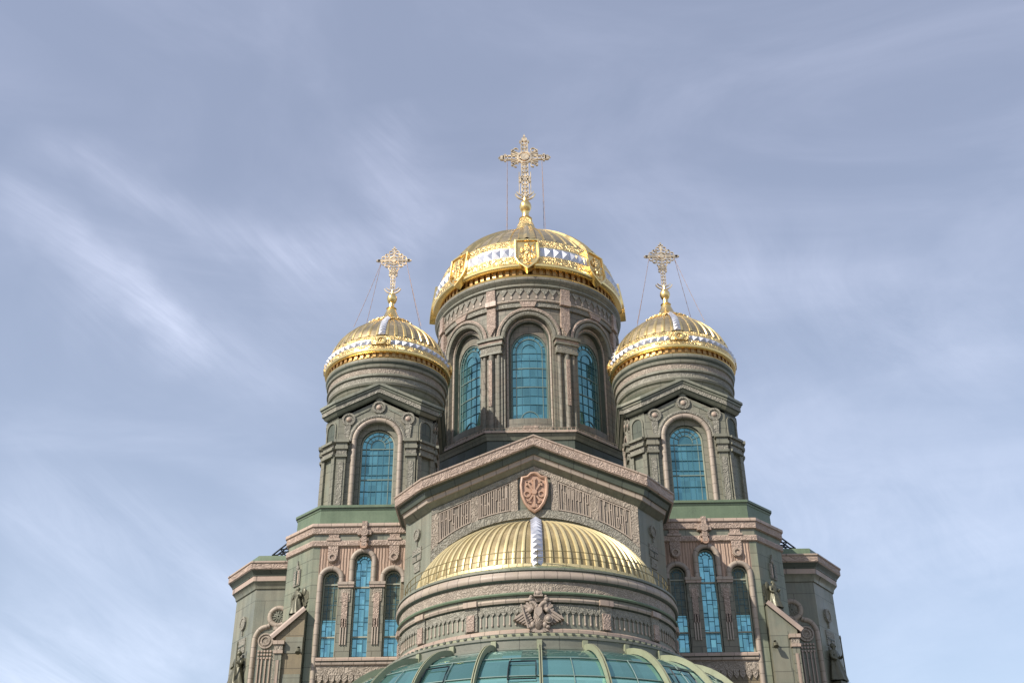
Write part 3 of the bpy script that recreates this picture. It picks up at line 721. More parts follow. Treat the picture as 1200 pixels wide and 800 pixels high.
def relief(b, P, u, z, s, m='carvedgrey', kind=0):
    if kind == 0:       # medal on a ribbon over two tablets
        disc(b, P, u, z+1.5*s, .34*s, 0, .12, m); ring(b, P, u, z+1.5*s, .36*s, .06*s, 0, .16, m)
        b.box(P, u-.05*s, u+.05*s, 0, .1, z+.75*s, z+1.2*s, m)
        b.box(P, u-.62*s, u+.62*s, 0, .07, z-.35*s, z+.55*s, m); b.box(P, u-.55*s, u+.5*s, .07, .1, z+.05*s, z+.12*s, 'dark'); b.box(P, u-.05*s, u+.0*s, .07, .1, z-.3*s, z+.08*s, 'dark')
        b.box(P, u-.48*s, u+.3*s, 0, .07, z-1.1*s, z-.45*s, m)
    else:               # gabled tablet
        b.prism(P, [(u-.12*s, z+.6*s), (u+.12*s, z+.6*s), (u, z+1.15*s)], 0, .12, m); b.ell(P, (u, .06, z+.6*s), (.2*s, .1, .2*s), m)
        b.box(P, u-.42*s, u+.42*s, 0, .1, z-.7*s, z+.45*s, m); b.box(P, u-.06*s, u+.06*s, .1, .16, z-.6*s, z+.4*s, 'dark'); b.box(P, u-.3*s, u-.18*s, .1, .14, z-.6*s, z+.35*s, 'pink')

def statue(name, base, face, H, label, cat, winged, group):
    """robed bronze figure: one continuous skinned body, wings or cloak as children"""
    o = empty(name, base); tag(o, label, cat, group)
    k = H/2.0
    J = {'pel': (0, 0, 1.0), 'wst': (0, .01, 1.18), 'chs': (0, 0, 1.42), 'nck': (0, 0, 1.62), 'hd': (0, -.03, 1.78), 'top': (0, -.02, 1.92),
         'ls': (-.24, 0, 1.52), 'le': (-.36, -.05, 1.2), 'lh': (-.2, -.26, 1.08), 'rs': (.24, 0, 1.52), 're': (.38, -.06, 1.22), 'rh': (.27, -.3, 1.34),
         'lk': (-.13, -.06, .55), 'lf': (-.15, -.02, .1), 'lt': (-.17, -.2, .04), 'rk': (.13, -.02, .55), 'rf': (.15, .02, .1), 'rt': (.18, -.16, .04)}
    R = {'pel': .23, 'wst': .19, 'chs': .24, 'nck': .075, 'hd': .125, 'top': .1, 'ls': .11, 'le': .08, 'lh': .06, 'rs': .11, 're': .08, 'rh': .06,
         'lk': .15, 'lf': .1, 'lt': .07, 'rk': .15, 'rf': .1, 'rt': .07}
    E = [('pel', 'wst'), ('wst', 'chs'), ('chs', 'nck'), ('nck', 'hd'), ('hd', 'top'), ('chs', 'ls'), ('ls', 'le'), ('le', 'lh'), ('chs', 'rs'), ('rs', 're'), ('re', 'rh'),
         ('pel', 'lk'), ('lk', 'lf'), ('lf', 'lt'), ('pel', 'rk'), ('rk', 'rf'), ('rf', 'rt')]
    names = list(J); ca, sa = cos(face), sin(face)
    rot = lambda p: (k*(p[0]*ca-p[1]*sa), k*(p[0]*sa+p[1]*ca), k*p[2])
    me = bpy.data.meshes.new('figure'); me.from_pydata([rot(J[n]) for n in names], [(names.index(a), names.index(c)) for a, c in E], [])
    fo = bpy.data.objects.new('body', me); COL.objects.link(fo); fo.parent = o; fo['_org'] = base
    md = fo.modifiers.new('skin', 'SKIN'); md.use_smooth_shade = True
    for i, nme in enumerate(names):
        me.skin_vertices[0].data[i].radius = (R[nme]*k, R[nme]*k*.85); me.skin_vertices[0].data[i].use_root = (nme == 'pel')
    sd = fo.modifiers.new('sub', 'SUBSURF'); sd.levels = 1; sd.render_levels = 1
    me.materials.append(M['bronze'])
    P = lambda u, d, z: (base[0]+k*(u*ca+d*sa), base[1]+k*(u*sa-d*ca), base[2]+k*z)
    rb = MB()   # robe skirt with folds
    rows = []
    for i in range(7):
        z = 1.12-.17*i; rr = .24+.05*i
        rows.append([P(rr*(1+.10*sin(6*t*2*pi+i*.4))*cos(t*2*pi), rr*.8*(1+.10*sin(6*t*2*pi+i*.4))*sin(t*2*pi), z) for t in [j/36 for j in range(37)]])
    rb.add([p for r in rows for p in r], [(i*37+j, i*37+j+1, i*37+38+j, i*37+37+j) for i in range(6) for j in range(36)], 'bronze'); rb.build('robe', o)
    hb = MB()  # hair and brow, nose
    hb.ell(P, (0, -.03, 1.83), (.135, .13, .14), 'bronze'); hb.ell(P, (0, .12, 1.77), (.022, .04, .04), 'bronze', 6, 4); hb.build('hair', o)
    if winged:
        for s in (-1, 1):
            w = MB()
            for i in range(7):
                t = i/6; x0, z0 = s*(.14+.1*t), 1.5-.02*i; L = 1.25-.13*i
                ang = radians(-84+9*i)
                dx, dz = s*cos(ang), sin(ang)
                root = (s*(.16+.16*sin(t*pi*.5)), -.2-.012*i, 1.45+.45*t*(1-.35*t))
                tip = (root[0]+dx*L*.9, root[1], root[2]+dz*L)
                nx, nz = -dz, dx; wd = .1
                pl = [(root[0]-nx*wd*.6, root[2]-nz*wd*.6), (root[0]+nx*wd*.6, root[2]+nz*wd*.6), (tip[0]+nx*wd, tip[2]+nz*wd), (tip[0]+dx*.08, tip[2]+dz*.08), (tip[0]-nx*wd, tip[2]-nz*wd)]
                w.prism(P, pl, root[1]-.03, root[1]+.03, 'bronze')
            w.ell(P, (s*.34, -.2, 1.62), (.2, .07, .3), 'bronze')
            w.build('wing', o)
        pl = MB(); pl.box(P, -.36, .36, -.3, .3, -.5, .03, 'bronze'); pl.build('pedestal', o)
    else:
        w = MB()   # cloak hanging behind the figure, and a halo disc
        rows = []
        for i in range(7):
            z = 1.6-.24*i; hw = .26+.06*i
            rows.append([P(hw*t, -.16-.05*i+.05*cos(t*9), z) for t in [j/8-1 for j in range(17)]])
        w.add([p for r in rows for p in r], [(i*17+j, i*17+j+1, i*17+18+j, i*17+17+j) for i in range(6) for j in range(16)], 'bronze')
        rows2 = [[(p[0]-.05*sa*k*-1, p[1]+.05*ca*k, p[2]) for p in r] for r in rows]
        w.add([p for r in rows2 for p in r], [(i*17+j, i*17+j+1, i*17+18+j, i*17+17+j) for i in range(6) for j in range(16)], 'bronze')
        w.build('cloak', o)
        h = MB(); h.tube([P(.27, .3, .1), P(.27, .3, 2.15)], .035*k, 'bronze', 6); h.ell(P, (.27, .3, 2.2), (.06, .04, .14), 'bronze', 6, 4); h.build('spear', o)
        pl = MB(); pl.box(P, -.42, .42, -.45, .4, -.45, .02, 'bronze'); pl.prism(P, [(-.42, -.45), (-.2, -1.2), (.2, -1.2), (.42, -.45)], -.45, .2, 'bronze'); pl.build('pedestal', o)
    return o

def tower(sx):
    side = 'left' if sx < 0 else 'right'
    FY = 76.; X0, X1 = 8.4, 15.8
    P = mir(flat(0, FY), sx)
    b = MB()
    LAN = [(14.37, .56, 20.6, 26.08), (12.16, .6, 20.6, 27.33), (10.0, .56, 20.6, 26.08)]
    archwall(b, P, X0, 15.3, 0, 25.8, [(u, r, zs, 30) for u, r, zs, zp in LAN], 'brown')
    b2ops = [(u, r, 25.8, zp) for u, r, zs, zp in LAN]
    archwall(b, P, X0, 15.3, 25.8, 30, b2ops, 'pinkrib')
    archwall(b, P, 15.3, X1, 0, 30, [], 'green')
    for u, r, zs, zp in LAN:
        o1 = outline(u, r, zs, zp); reveal(b, P, o1, 0, o1, -.5, 'dark')
    b.wallstrip(mpath([(X1, FY), (18.1, 78.5)], sx), 0, 30, 'green')
    TW = b.build('tower', CATH, label='lower tower block with three lancets under the %s turret' % side)
    # banded top: two carved strings with vertical strips
    b = MB(); path = mpath([(X0, FY, 30), (X1, FY, 30), (18.1, 78.5, 30), (18.1, 84, 30)], sx)
    b.plansweep(path, [(-.6, .42), (.28, .1), (.3, .05), (.3, -.12), (.2, -.16), (.2, -.62), (.1, -.66), (0.02, -.66)], ['green', 'pink', 'pink', 'pink', 'carvedpink', 'pink', 'pink'])
    b.plansweep(path, [(0, -1.12), (.14, -1.14), (.16, -1.2), (.16, -1.52), (.1, -1.56), (0, -1.58)], ['pink', 'pink', 'carvedpink', 'pink', 'pink'])
    b.build('carved_string', TW)
    b = MB(); b.box(P, X0, X1-.05, 0, .03, 28.86, 29.36, 'greenplain'); b.build('green_frieze', TW)
    b = MB(); path = mpath([(X0-1, FY+.7, 31.75), (X1-.25, FY+.7, 31.75), (17.6, 78.9, 31.75), (17.6, 90, 31.75)], sx)
    b.plansweep(path, [(-3.6, .35), (.14, .08), (.26, .02), (.26, -.16), (.16, -.2), (.14, -.32), (.1, -.34), (.12, -1.5)], ['ledge', 'ledge', 'ledge', 'dark', 'ledge', 'ledge', 'ledge'])
    b.build('ledge', TW)
    for u in (14.37, 10.0):
        b = MB()
        b.box(P, u-.36, u+.36, 0, .13, 27.62, 29.95, 'carvedpink'); disc(b, P, u, 27.6, .4, 0, .16, 'carvedpink'); ring(b, P, u, 27.6, .24, .06, .1, .24, 'pink'); b.box(P, u-.5, u+.5, .0, .22, 28.85, 29.0, 'pink')
        b.build('hanging_strip', TW)
    b = MB(); u = 12.16
    for u0, u1, z0, z1, d in ((-.18, .18, 28.35, 30.2, .42), (-.5, .5, 29.2, 29.55, .38), (-.3, .3, 28.75, 28.95, .35)): b.box(P, u+u0, u+u1, .02, d, z0, z1, 'carvedpink')
    disc(b, P, u, 28.45, .3, 0, .4, 'copper'); disc(b, P, u, 29.38, .34, .1, .46, 'carvedpink'); b.box(P, u-.6, u+.6, 0, .2, 29.9, 30.02, 'pink')
    b.build('cross_relief', TW)
    # roll mouldings over lancets
    for i, (u, r, zs, zp) in enumerate(LAN):
        b = MB(); oo = outline(u, r+.19, 25.75, zp, 18, 3)
        if i == 0: oo = oo + []
        b.sweep(P, oo, roll(.19, 7, .95, .02), 'pinkroll')
        if i == 0: b.sweep(P, [(15.13, 0), (15.13, 12), (15.13, 25.76)], roll(.19, 7, .95, .02), 'pinkroll')
        b.build('arch_roll', TW)
    for u in (13.27, 11.07):
        b = MB(); b.box(P, u-.5, u+.5, -.3, .1, 20.3, 25.45, 'grey'); b.box(P, u-.2, u+.2, .1, .2, 22.6, 25.0, 'carvedpink'); b.box(P, u-.34, u+.34, .1, .16, 24.4, 25.3, 'carved')
        for dx in (-.18, 0, .18): b.box(P, u+dx-.04, u+dx+.04, .1, .2, 21.4, 23.2, 'stroke')
        b.box(P, u-.55, u+.55, -.2, .2, 25.42, 25.6, 'pink'); b.box(P, u-.58, u+.58, -.2, .26, 25.6, 25.8, 'pinkroll')
        b.build('pier', TW)
    b = MB()
    b.plansweep(mpath([(X0, FY, 20.5), (15.0, FY, 20.5)], sx), [(-.5, .12), (.22, .04), (.3, -.05), (.3, -.2), (.2, -.26), (.24, -.34), (.22, -.44), (.1, -.5), (.1, -1.1), (.05, -1.15)],
                ['dark', 'pink', 'pink', 'dark', 'pinkroll', 'pinkroll', 'pink', 'carved', 'carved'])
    for i in range(16):
        u = 8.6+.42*i; b.prism(P, [(u, 19.4), (u+.36, 19.4), (u+.36, 19.1), (u+.18, 18.8), (u, 19.1)], 0, .1, 'carved')
    b.build('sill_course', TW)
    # glazing
    for i, (u, r, zs, zp) in enumerate(LAN):
        W = MB(); d = -.42
        if i == 1: pane(W, P, u, r, zs, zp, d, 'lglass')
        else:
            zz = 23.25
            W.grid(P, [[(u-r, d, zs), (u+r, d, zs)], [(u-r, d, zz), (u+r, d, zz)]], 'lglass'); pane(W, P, u, r, zz, zp, d+.02, 'spandrel')
        win = W.build('lancet_window', CATH); f = MB()
        f.sweep(P, outline(u, r-.04, zs, zp, 14, 3), [(-.045, d), (-.045, d+.12), (.045, d+.12), (.045, d)], 'mullight')
        zt = zp if i == 1 else 25.6
        for z in ((22.05, 25.55) if i == 1 else (22.05, 25.75)): bar(f, P, [(u-r, z), (u+r, z)], .1, d, d+.1, 'mullight')
        for x in (-.2, .2): bar(f, P, [(u+x, zs), (u+x, zp)], .026, d, d+.06, 'mulldark')
        z = zs+.12; j = 0
        while z < zp:
            q = [(-r, r), (-r, -.2), (.2, r), (-.2, .2)][j % 4]; bar(f, P, [(u+q[0], z), (u+q[1], z)], .024, d, d+.05, 'mulldark'); z += .3; j += 1
        f.sweep(P, outline(u, r*.5, zp-.05, zp, 10, 1), [(-.02, d), (-.02, d+.06), (.02, d+.06), (.02, d)], 'mulldark')
        for t in range(1, 6): a = pi*t/6; bar(f, P, [(u+r*.5*cos(a), zp+r*.5*sin(a)), (u+r*.95*cos(a), zp+r*.95*sin(a))], .03, d, d+.06, 'mulldark')
        f.build('window_frame', win)
    # relief tablet on the chamfer
    Ac = atan2(2.5, 2.3); Pc = mir(flat(16.95, 77.25, Ac), sx)
    b = MB(); relief(b, Pc, .1, 26.7, 1.0, 'carvedgrey', 1); b.build('tablet_relief', TW)
    # ---- buttress with ridged coping
    b = MB(); BX0, BX1, BY = 15.9, 17.75, 75.55
    poly = [(BX0, 0), (BX1, 0), (BX1, 22.05), (BX0, 23.75)]
    Pb = mir(flat(0, BY), sx)
    b.prism(Pb, poly, -3.6, 0, 'brown' if sx < 0 else 'greenplain', side='greenplain')
    b.box(Pb, BX0+.02, BX1-.65, 0, .04, 20.8, 21.9, 'greenplain'); b.box(Pb, BX0+.02, BX1-.65, 0, .04, 18.4, 19.4, 'greenplain')
    BT = b.build('buttress', CATH)
    b = MB(); L = math.hypot(BX1-BX0+.3, 1.7+.28)
    x0, z0, x1, z1 = BX0-.02, 23.8, BX1+.28, 21.83
    nx, nz = (z0-z1)/L, (x1-x0)/L
    rows = []; prof = [(.22, -.1), (.22, .12)]
    for j in range(5):
        y = .22-.5*j
        prof += [(y-.02, .12), (y-.08, .24), (y-.2, .3), (y-.32, .24), (y-.4, .12)]
    prof += [(-2.5, .1)]
    pa = [mir(flat(0, BY), sx)(x0+nx*h, d, z0+nz*h) for d, h in prof]; pb = [mir(flat(0, BY), sx)(x1+nx*h, d, z1+nz*h) for d, h in prof]; k = len(prof)
    b.add(pa+pb, [(i, i+1, k+i+1, k+i) for i in range(k-1)] + [tuple(range(k)), tuple(range(k, 2*k))], 'tile')
    b.build('coping', BT)
    b = MB(); u = BX1-.26
    b.box(Pb, u-.24, u+.24, 0, .2, 0, 20.75, 'grey'); b.box(Pb, u-.1, u+.1, .2, .25, 6, 20.3, 'pink')
    for za, zb, w, d in ((20.75, 20.95, .32, .3), (20.95, 21.35, .28, .26), (21.35, 21.6, .38, .36)): b.box(Pb, u-w, u+w, 0, d, za, zb, 'pink' if w > .3 else 'carved')
    b.build('pilaster', BT)
    # ---- wing
    WY = 82.; b = MB(); wp = mpath([(17.9, WY), (21.05, WY), (23.25, 85.1), (23.25, 110)], sx)
    b.wallstrip(wp, 0, 29, 'greenplain')
    WG = b.build('wing', CATH, label='lower outer wing block on the %s with a moulded cornice' % side)
    b = MB(); path = [(x, y, 29.2) for x, y in wp]
    b.plansweep(path, [(-3.5, .72), (.1, .68), (.14, .62), (.14, .1), (.8, .04), (.86, 0), (.86, -.1), (.78, -.14), (.78, -.55), (.7, -.62), (.5, -.8), (.44, -1.0), (.4, -1.02), (.4, -1.4), (.3, -1.46), (.14, -1.7), (.1, -1.9), (0, -1.95)],
                ['ledge', 'ledge', 'ledge', 'ledge', 'pink', 'pink', 'pink', 'carvedpink', 'pink', 'dark', 'dark', 'dark', 'pink', 'greenplain', 'greenplain', 'greenplain', 'greenplain'])
    b.build('cornice', WG)
    Pw = mir(flat(0, WY), sx)
    b = MB(); ou, oz = 19.15, 25.15
    b.sweep(Pw, [(ou+.66*cos(2*pi*i/24), oz+.66*sin(2*pi*i/24)) for i in range(24)], roll(.2, 7, 1., .0), 'pinkroll', closed=True)
    disc(b, Pw, ou, oz, .5, 0, .05, 'carvedgrey'); 
    for i in range(6): a = pi*i/6; bar(b, Pw, [(ou-.46*cos(a), oz-.46*sin(a)), (ou+.46*cos(a), oz+.46*sin(a))], .05, .04, .12, 'greenplain')
    b.build('oculus', WG)
    b = MB(); pth = [(20.8, 0), (20.8, 10), (20.8, 23.3)]+[(20.0+.8*cos(a), 23.3+1.1*sin(a)) for a in [pi/2*i/8 for i in range(1, 9)]]+[(19.75, 24.5)]
    b.sweep(Pw, pth, roll(.19, 7, 1., .0), 'pinkroll'); b.build('arch_roll', WG)
    b = MB(); mu, mz = 19.95, 23.35
    disc(b, Pw, mu, mz, .5, 0, .1, 'carved', 18); ring(b, Pw, mu, mz, .52, .05, 0, .16, 'pinkroll'); ring(b, Pw, mu, mz, .3, .04, .08, .16, 'pinkroll')
    for i in range(5):
        for j in range(3): disc(b, Pw, mu-.44+.22*i, mz-.75-.25*j, .09, 0, .12, 'pink', 8)
    for i, (x, l) in enumerate(((-.45, 4.6), (-.15, 3.2), (.15, 3.9), (.4, 4.9))):
        b.box(Pw, mu+x-.04, mu+x+.04, 0, .1, mz-1.3-l, mz-1.3, 'pink'); b.ell(Pw, (mu+x, .06, mz-1.3-l), (.09, .1, .28), 'carvedpink', 7, 5); b.ell(Pw, (mu+x, .06, mz-1.3-l*.6), (.08, .1, .2), 'carvedpink', 7, 5)
    b.build('medallion', WG)
    b = MB(); b.box(Pw, 18.6, 19.3, 0, .25, 23.4, 24.1, 'pink'); b.box(Pw, 18.5, 19.4, 0, .32, 24.1, 24.35, 'pinkroll'); b.box(Pw, 18.65, 19.25, 0, .18, 0, 23.4, 'carved'); b.build('half_pilaster', WG)
    Aw = atan2(3.1, 2.2); Pq = mir(flat(22.15, 83.55, Aw), sx)
    b = MB(); relief(b, Pq, -.1, 23.2, 1.25, 'carvedgrey', 0); b.build('medal_relief', WG)
    # ---- free things on and beside the building
    fa = -Ac*sx*-1
    statue('angel_statue', (sx*16.7, 76.3, 23.56), sx*Ac*.7, 2.1, 'winged bronze angel on the ridged coping against the %s' % ('sunlit chamfered wall' if sx < 0 else 'shaded chamfered wall'), 'statue', True, 'bronze statues on the cathedral walls')
    statue('warrior_statue', (sx*22.0, 82.65, 19.9), sx*Aw*.8, 3.0, 'cloaked bronze warrior standing against the %s outer wing' % ('sunlit left' if sx < 0 else 'shaded right'), 'statue', False, 'bronze statues on the cathedral walls')
    # roof lattice
    t = empty('roof_truss', (sx*19.2, 84.5, 29.9)); tag(t, 'black steel lattice frame on the %s wing roof' % ('sunlit left' if sx < 0 else 'shaded right'), 'roof frame', 'steel frames on the wing roofs')
    b = MB(); A0, A1 = Vector((sx*20.6, 84.0, 30.6)), Vector((sx*18.2, 84.0, 32.7)); dn = Vector((0, 0, -.95))
    for dy in (0, .6):
        o_ = Vector((0, dy, 0))
        b.tube([A0+o_, A1+o_], .07, 'black', 5); b.tube([A0+o_+Vector((-sx*.5, 0, -.15)), A1+dn+o_], .06, 'black', 5)
        for i in range(4):
            p, q = i/4, (i+1)/4; lo0, lo1 = A0+Vector((-sx*.5, 0, -.15)), A1+dn
            b.tube([A0.lerp(A1, p)+o_, lo0.lerp(lo1, q)+o_], .05, 'black', 5); b.tube([A0.lerp(A1, q)+o_, lo0.lerp(lo1, q)+o_], .05, 'black', 5)
    b.build('lattice', t)
    b = MB()
    for q in (A0, A0.lerp(A1, .55)): b.tube([(q.x, q.y+.3, 29.9), (q.x, q.y+.3, q.z)], .06, 'black', 5)
    b.build('post', t)
    # small floodlight on the wall
    fl = empty('floodlight', (sx*16.25, 75.5, 20.9)); tag(fl, 'small dark floodlight bracketed to the %s buttress face' % ('left' if sx < 0 else 'right'), 'lamp', 'floodlights on the buttresses')
    Pf = mir(flat(0, 75.55), sx)
    b = MB(); b.tube([Pf(16.1, .02, 20.95), Pf(16.1, .3, 20.9)], .05, 'black', 6); b.build('bracket', fl)
    b = MB(); b.tube([Pf(16.1, .28, 21.12), Pf(16.1, .36, 20.95), Pf(16.1, .5, 20.7)], [.1, .16, .18], 'bronze', 10); b.build('housing', fl)
for sx in (-1, 1): tower(sx)

# ------------------------------------------------------------------ gabled arm with the inscriptions
GY = 70.; HW = 6.9; CXW = 8.9; CYW = 73.1
gtop = lambda u: 28.75+(1-min(1, abs(u)/HW))*3.07
Pg = flat(0, GY)
b = MB()
archwall(b, Pg, -HW, HW, 0, 30, [], 'greenplain', top=lambda u: gtop(u)+.3, nu=.575)
b.wallstrip([(-CXW, 77), (-CXW, CYW), (-HW, GY)], 0, 29.1, 'greenplain'); b.wallstrip([(HW, GY), (CXW, CYW), (CXW, 77)], 0, 29.1, 'greenplain')
GB = b.build('gable', CATH)
gz = 30.5
path = [(-8.5, 77.5, gz), (-8.5, 72.48, gz), (-HW, GY, gz), (0, GY, gz+3.1), (HW, GY, gz), (8.5, 72.48, gz), (8.5, 77.5, gz)]
b = MB()
b.plansweep(path, [(-2.4, .55), (1.12, .12), (1.2, .1), (1.2, 0), (1.14, -.03), (1.14, -.62), (1.02, -.68), (.98, -.72), (.82, -.74), (.7, -1.12), (.62, -1.15), (.58, -1.15), (.52, -1.3), (.52, -1.42), (.46, -1.45), (.34, -1.5), (.14, -1.72), (0, -1.76)],
            ['roof', 'pink', 'pink', 'pink', 'carvedpink', 'pink', 'dark', 'dark', 'dark', 'dark', 'pinkroll', 'pinkroll', 'pinkroll', 'pinkroll', 'greenplain', 'greenplain', 'greenplain'])
b.flatpoly([(-CXW, 77.5, gz+.5), (-CXW, CYW, gz+.5), (-HW, GY+1, gz+.6), (0, GY+1, gz+3.7), (0, 77.5, gz+3.7)], 'roof'); b.flatpoly([(CXW, 77.5, gz+.5), (CXW, CYW, gz+.5), (HW, GY+1, gz+.6), (0, GY+1, gz+3.7), (0, 77.5, gz+3.7)], 'roof')
b.build('gable_cornice', GB)
# conch arc on the wall
CR, CH, CZ = 7.75, 5.95, 22.1
carc = lambda u, e=0.: CZ+(CH+e)*sqrt(max(0, 1-(u/(CR+e))**2))
b = MB()
us = [-HW+2*HW*i/48 for i in range(49)]
def band(lo, hi, d, m, u0, u1, n=24):
    uu = [u0+(u1-u0)*i/n for i in range(n+1)]
    b.grid(Pg, [[(u, 0, lo(u)) for u in uu], [(u, d, lo(u)) for u in uu]], m); b.grid(Pg, [[(u, d, lo(u)) for u in uu], [(u, d, hi(u)) for u in uu]], m); b.grid(Pg, [[(u, d, hi(u)) for u in uu], [(u, 0, hi(u)) for u in uu]], m)
    b.grid(Pg, [[(uu[0], 0, lo(uu[0])), (uu[0], d, lo(uu[0]))], [(uu[0], 0, hi(uu[0])), (uu[0], d, hi(uu[0]))]], m); b.grid(Pg, [[(uu[-1], 0, lo(uu[-1])), (uu[-1], d, lo(uu[-1]))], [(uu[-1], 0, hi(uu[-1])), (uu[-1], d, hi(uu[-1]))]], m)
for s in (-1, 1):
    for a, c in ((1.12, 1.58), (3.78, 4.24), (6.4, 6.86)): band(lambda u: carc(u, .62), lambda u: gtop(u)-.36, .14, 'carved', min(s*a, s*c), max(s*a, s*c), 3)
    band(lambda u: gtop(u)-.40, lambda u: gtop(u)-.02, .16, 'carvedgrey' if s < 0 else 'carved', *sorted((s*0.0, s*6.88)), n=20)
for s in (-1, 1): band(lambda u: carc(u, .05), lambda u: carc(u, .6), .18, 'carvedgrey', *sorted((0, s*6.86)), n=36)
b.build('carved_frame', GB)
# interlaced ligature lettering, tall strokes tied by short links
def panel(u0, u1, seed):
    rnd = random.Random(seed); b = MB()
    lo = lambda u: carc(u, .74); hi = lambda u: gtop(u)-.50
    uu = [u0+(u1-u0)*i/8 for i in range(9)]
    b.grid(Pg, [[(u, .03, lo(u)-.1) for u in uu], [(u, .03, hi(u)+.1) for u in uu]], 'field')
    w = .05; u = u0+.09; d1 = .1; glyph = 0
    def v(u, a, c): 
        L, H = lo(u), hi(u); b.box(Pg, u-w/2, u+w/2, .02, d1, L+(H-L)*a, L+(H-L)*c, 'stroke')
    def hb(ua, ub, t):
        za, zb = lo(ua)+(hi(ua)-lo(ua))*t, lo(ub)+(hi(ub)-lo(ub))*t
        bar(b, Pg, [(ua, za), (ub, zb)], .055, .02, d1-.01, 'stroke')
    while u < u1-.2:
        g = rnd.choice('NIPMTOKHPAS'); gw = rnd.choice((.11, .13, .15))
        if u+gw > u1-.08: break
        if g == 'N': v(u, 0, 1); v(u+gw, 0, 1); b_ = rnd.uniform(.3, .7); bar(b, Pg, [(u, lo(u)+(hi(u)-lo(u))*(b_+.12)), (u+gw, lo(u+gw)+(hi(u+gw)-lo(u+gw))*(b_-.1))], .07, .02, d1-.01, 'stroke')
        elif g == 'I': v(u, 0, rnd.choice((1, .6))); gw = .06
        elif g == 'P': v(u, 0, 1); v(u+gw, .55, 1); hb(u, u+gw, .97); hb(u, u+gw, .55)
        elif g == 'M': v(u, 0, 1); v(u+gw, 0, .95); hb(u, u+gw, .97); v(u+gw/2, .5, .9)
        elif g == 'T': hb(u, u+gw, .98); v(u+gw/2, 0, 1); v(u+gw, .8, 1)
        elif g == 'O': v(u, .1, .5); v(u+gw, .1, .5); hb(u, u+gw, .5); hb(u, u+gw, .1); v(u+gw/2, .58, 1)
        elif g == 'K': v(u, 0, 1); v(u+gw, .5, 1); v(u+gw, 0, .4); hb(u, u+gw, .45)
        elif g == 'H': v(u, 0, 1); v(u+gw, 0, 1); hb(u, u+gw, rnd.uniform(.3, .75))
        elif g == 'A': v(u, 0, .9); v(u+gw, 0, 1); hb(u, u+gw, .92); hb(u, u+gw, .4); hb(u, u+gw, .25)
        elif g == 'S': v(u, .3, 1); v(u+gw, 0, .7); hb(u, u+gw, .7); hb(u, u+gw, .3)
        u += gw+rnd.choice((.10, .115, .13))
    # thin rule round the panel
    pts = [(q, lo(q)-.02) for q in uu]+[(q, hi(q)+.02) for q in reversed(uu)]
    b.sweep(Pg, pts, [(-.03, .02), (-.03, .12), (.03, .12), (.03, .02)], 'stroke', closed=True)
    b.build('inscription', GB, smooth=0)
for i, (u0, u1) in enumerate(((-6.34, -4.3), (-3.72, -1.64), (1.64, 3.72), (4.3, 6.34))): panel(u0, u1, 11+i)
# copper shield over the half dome
b = MB(); zs = 29.82
sh = [(-.78, 1.02), (-.86, .5), (-.8, -.2), (-.6, -.75), (-.3, -1.15), (0, -1.34), (.3, -1.15), (.6, -.75), (.8, -.2), (.86, .5), (.78, 1.02), (.42, 1.1), (.2, 1.32), (0, 1.36), (-.2, 1.32), (-.42, 1.1)]
sh = [(u, z+zs) for u, z in sh]
b.prism(Pg, sh, .0, .3, 'copper', .03)
b.sweep(Pg, sh, [(-.12, .25), (-.1, .42), (0, .46), (.08, .4), (.1, .0)], 'copper', closed=True)
def rod(p, q, w, d=.42): bar(b, Pg, [(p[0], p[1]+zs), (q[0], q[1]+zs)], w, .28, d, 'copper')
rod((-.5, .75), (.42, -.7), .12); rod((.5, .75), (-.42, -.7), .12); rod((0, .9), (0, -1.05), .13, .46)
for s in (-1, 1):
    rod((s*.5, .75), (s*.28, .7), .1); rod((s*.5, .75), (s*.5, .45), .1); ring(b, Pg, s*.48, zs-.12, .2, .05, .28, .4, 'copper', 12); rod((s*.42, -.7), (s*.2, -.75), .1)
disc(b, Pg, 0, zs+.95, .16, .28, .42, 'copper'); b.prism(Pg, [(-.16, zs-.85), (.16, zs-.85), (.22, zs-1.1), (-.22, zs-1.1)], .28, .44, 'copper'); disc(b, Pg, 0, zs-.02, .2, .28, .5, 'copper')
b.build('shield_emblem', GB)
for s in (-1, 1):
    b = MB(); A = atan2(CYW-GY, CXW-HW); P = mir(flat((HW+CXW)/2, (GY+CYW)/2, A), s); relief(b, P, .0, 26.1, 1.0, 'carvedgrey' if s < 0 else 'carvedgrey', 0); b.build('medal_relief', GB)

# ------------------------------------------------------------------ apse with half dome
AC = (0, GY); AR = 8.6; inset = lambda q: [(r-.15, z) for r, z in q]; H0 = -pi/2-.02; H1 = pi/2+.02
b = MB()
b.lathe(AC, [(AR, 0), (AR, 20.2)], 'greenplain', H0, H1, 96)
AP = b.build('apse', CATH)
b = MB()
b.lathe(AC, inset([(7.6, 22.2), (8.3, 22.12), (8.9, 21.86), (9.02, 21.8), (9.02, 21.68), (8.95, 21.62), (8.98, 21.52), (9.06, 21.4), (9.08, 21.28), (9.04, 21.14), (8.94, 21.04), (8.86, 21.02), (8.86, 20.46), (8.98, 20.42), (9.02, 20.34), (8.98, 20.26), (8.86, 20.22), (8.84, 20.1), (8.92, 20.06), (8.97, 19.96), (8.92, 19.84), (8.82, 19.8), (8.75, 19.78)]),
        'pink', H0, H1, 110, ms=['ledge', 'ledge', 'ledge', 'greenplain', 'dark', 'pinkroll', 'pinkroll', 'pinkroll', 'pinkroll', 'dark', 'dark', 'carved', 'greenplain', 'ledge', 'ledge', 'dark', 'grey', 'pinkroll', 'pinkroll', 'pinkroll', 'dark', 'dark'])
b.build('apse_cornice', AP)
b = MB()
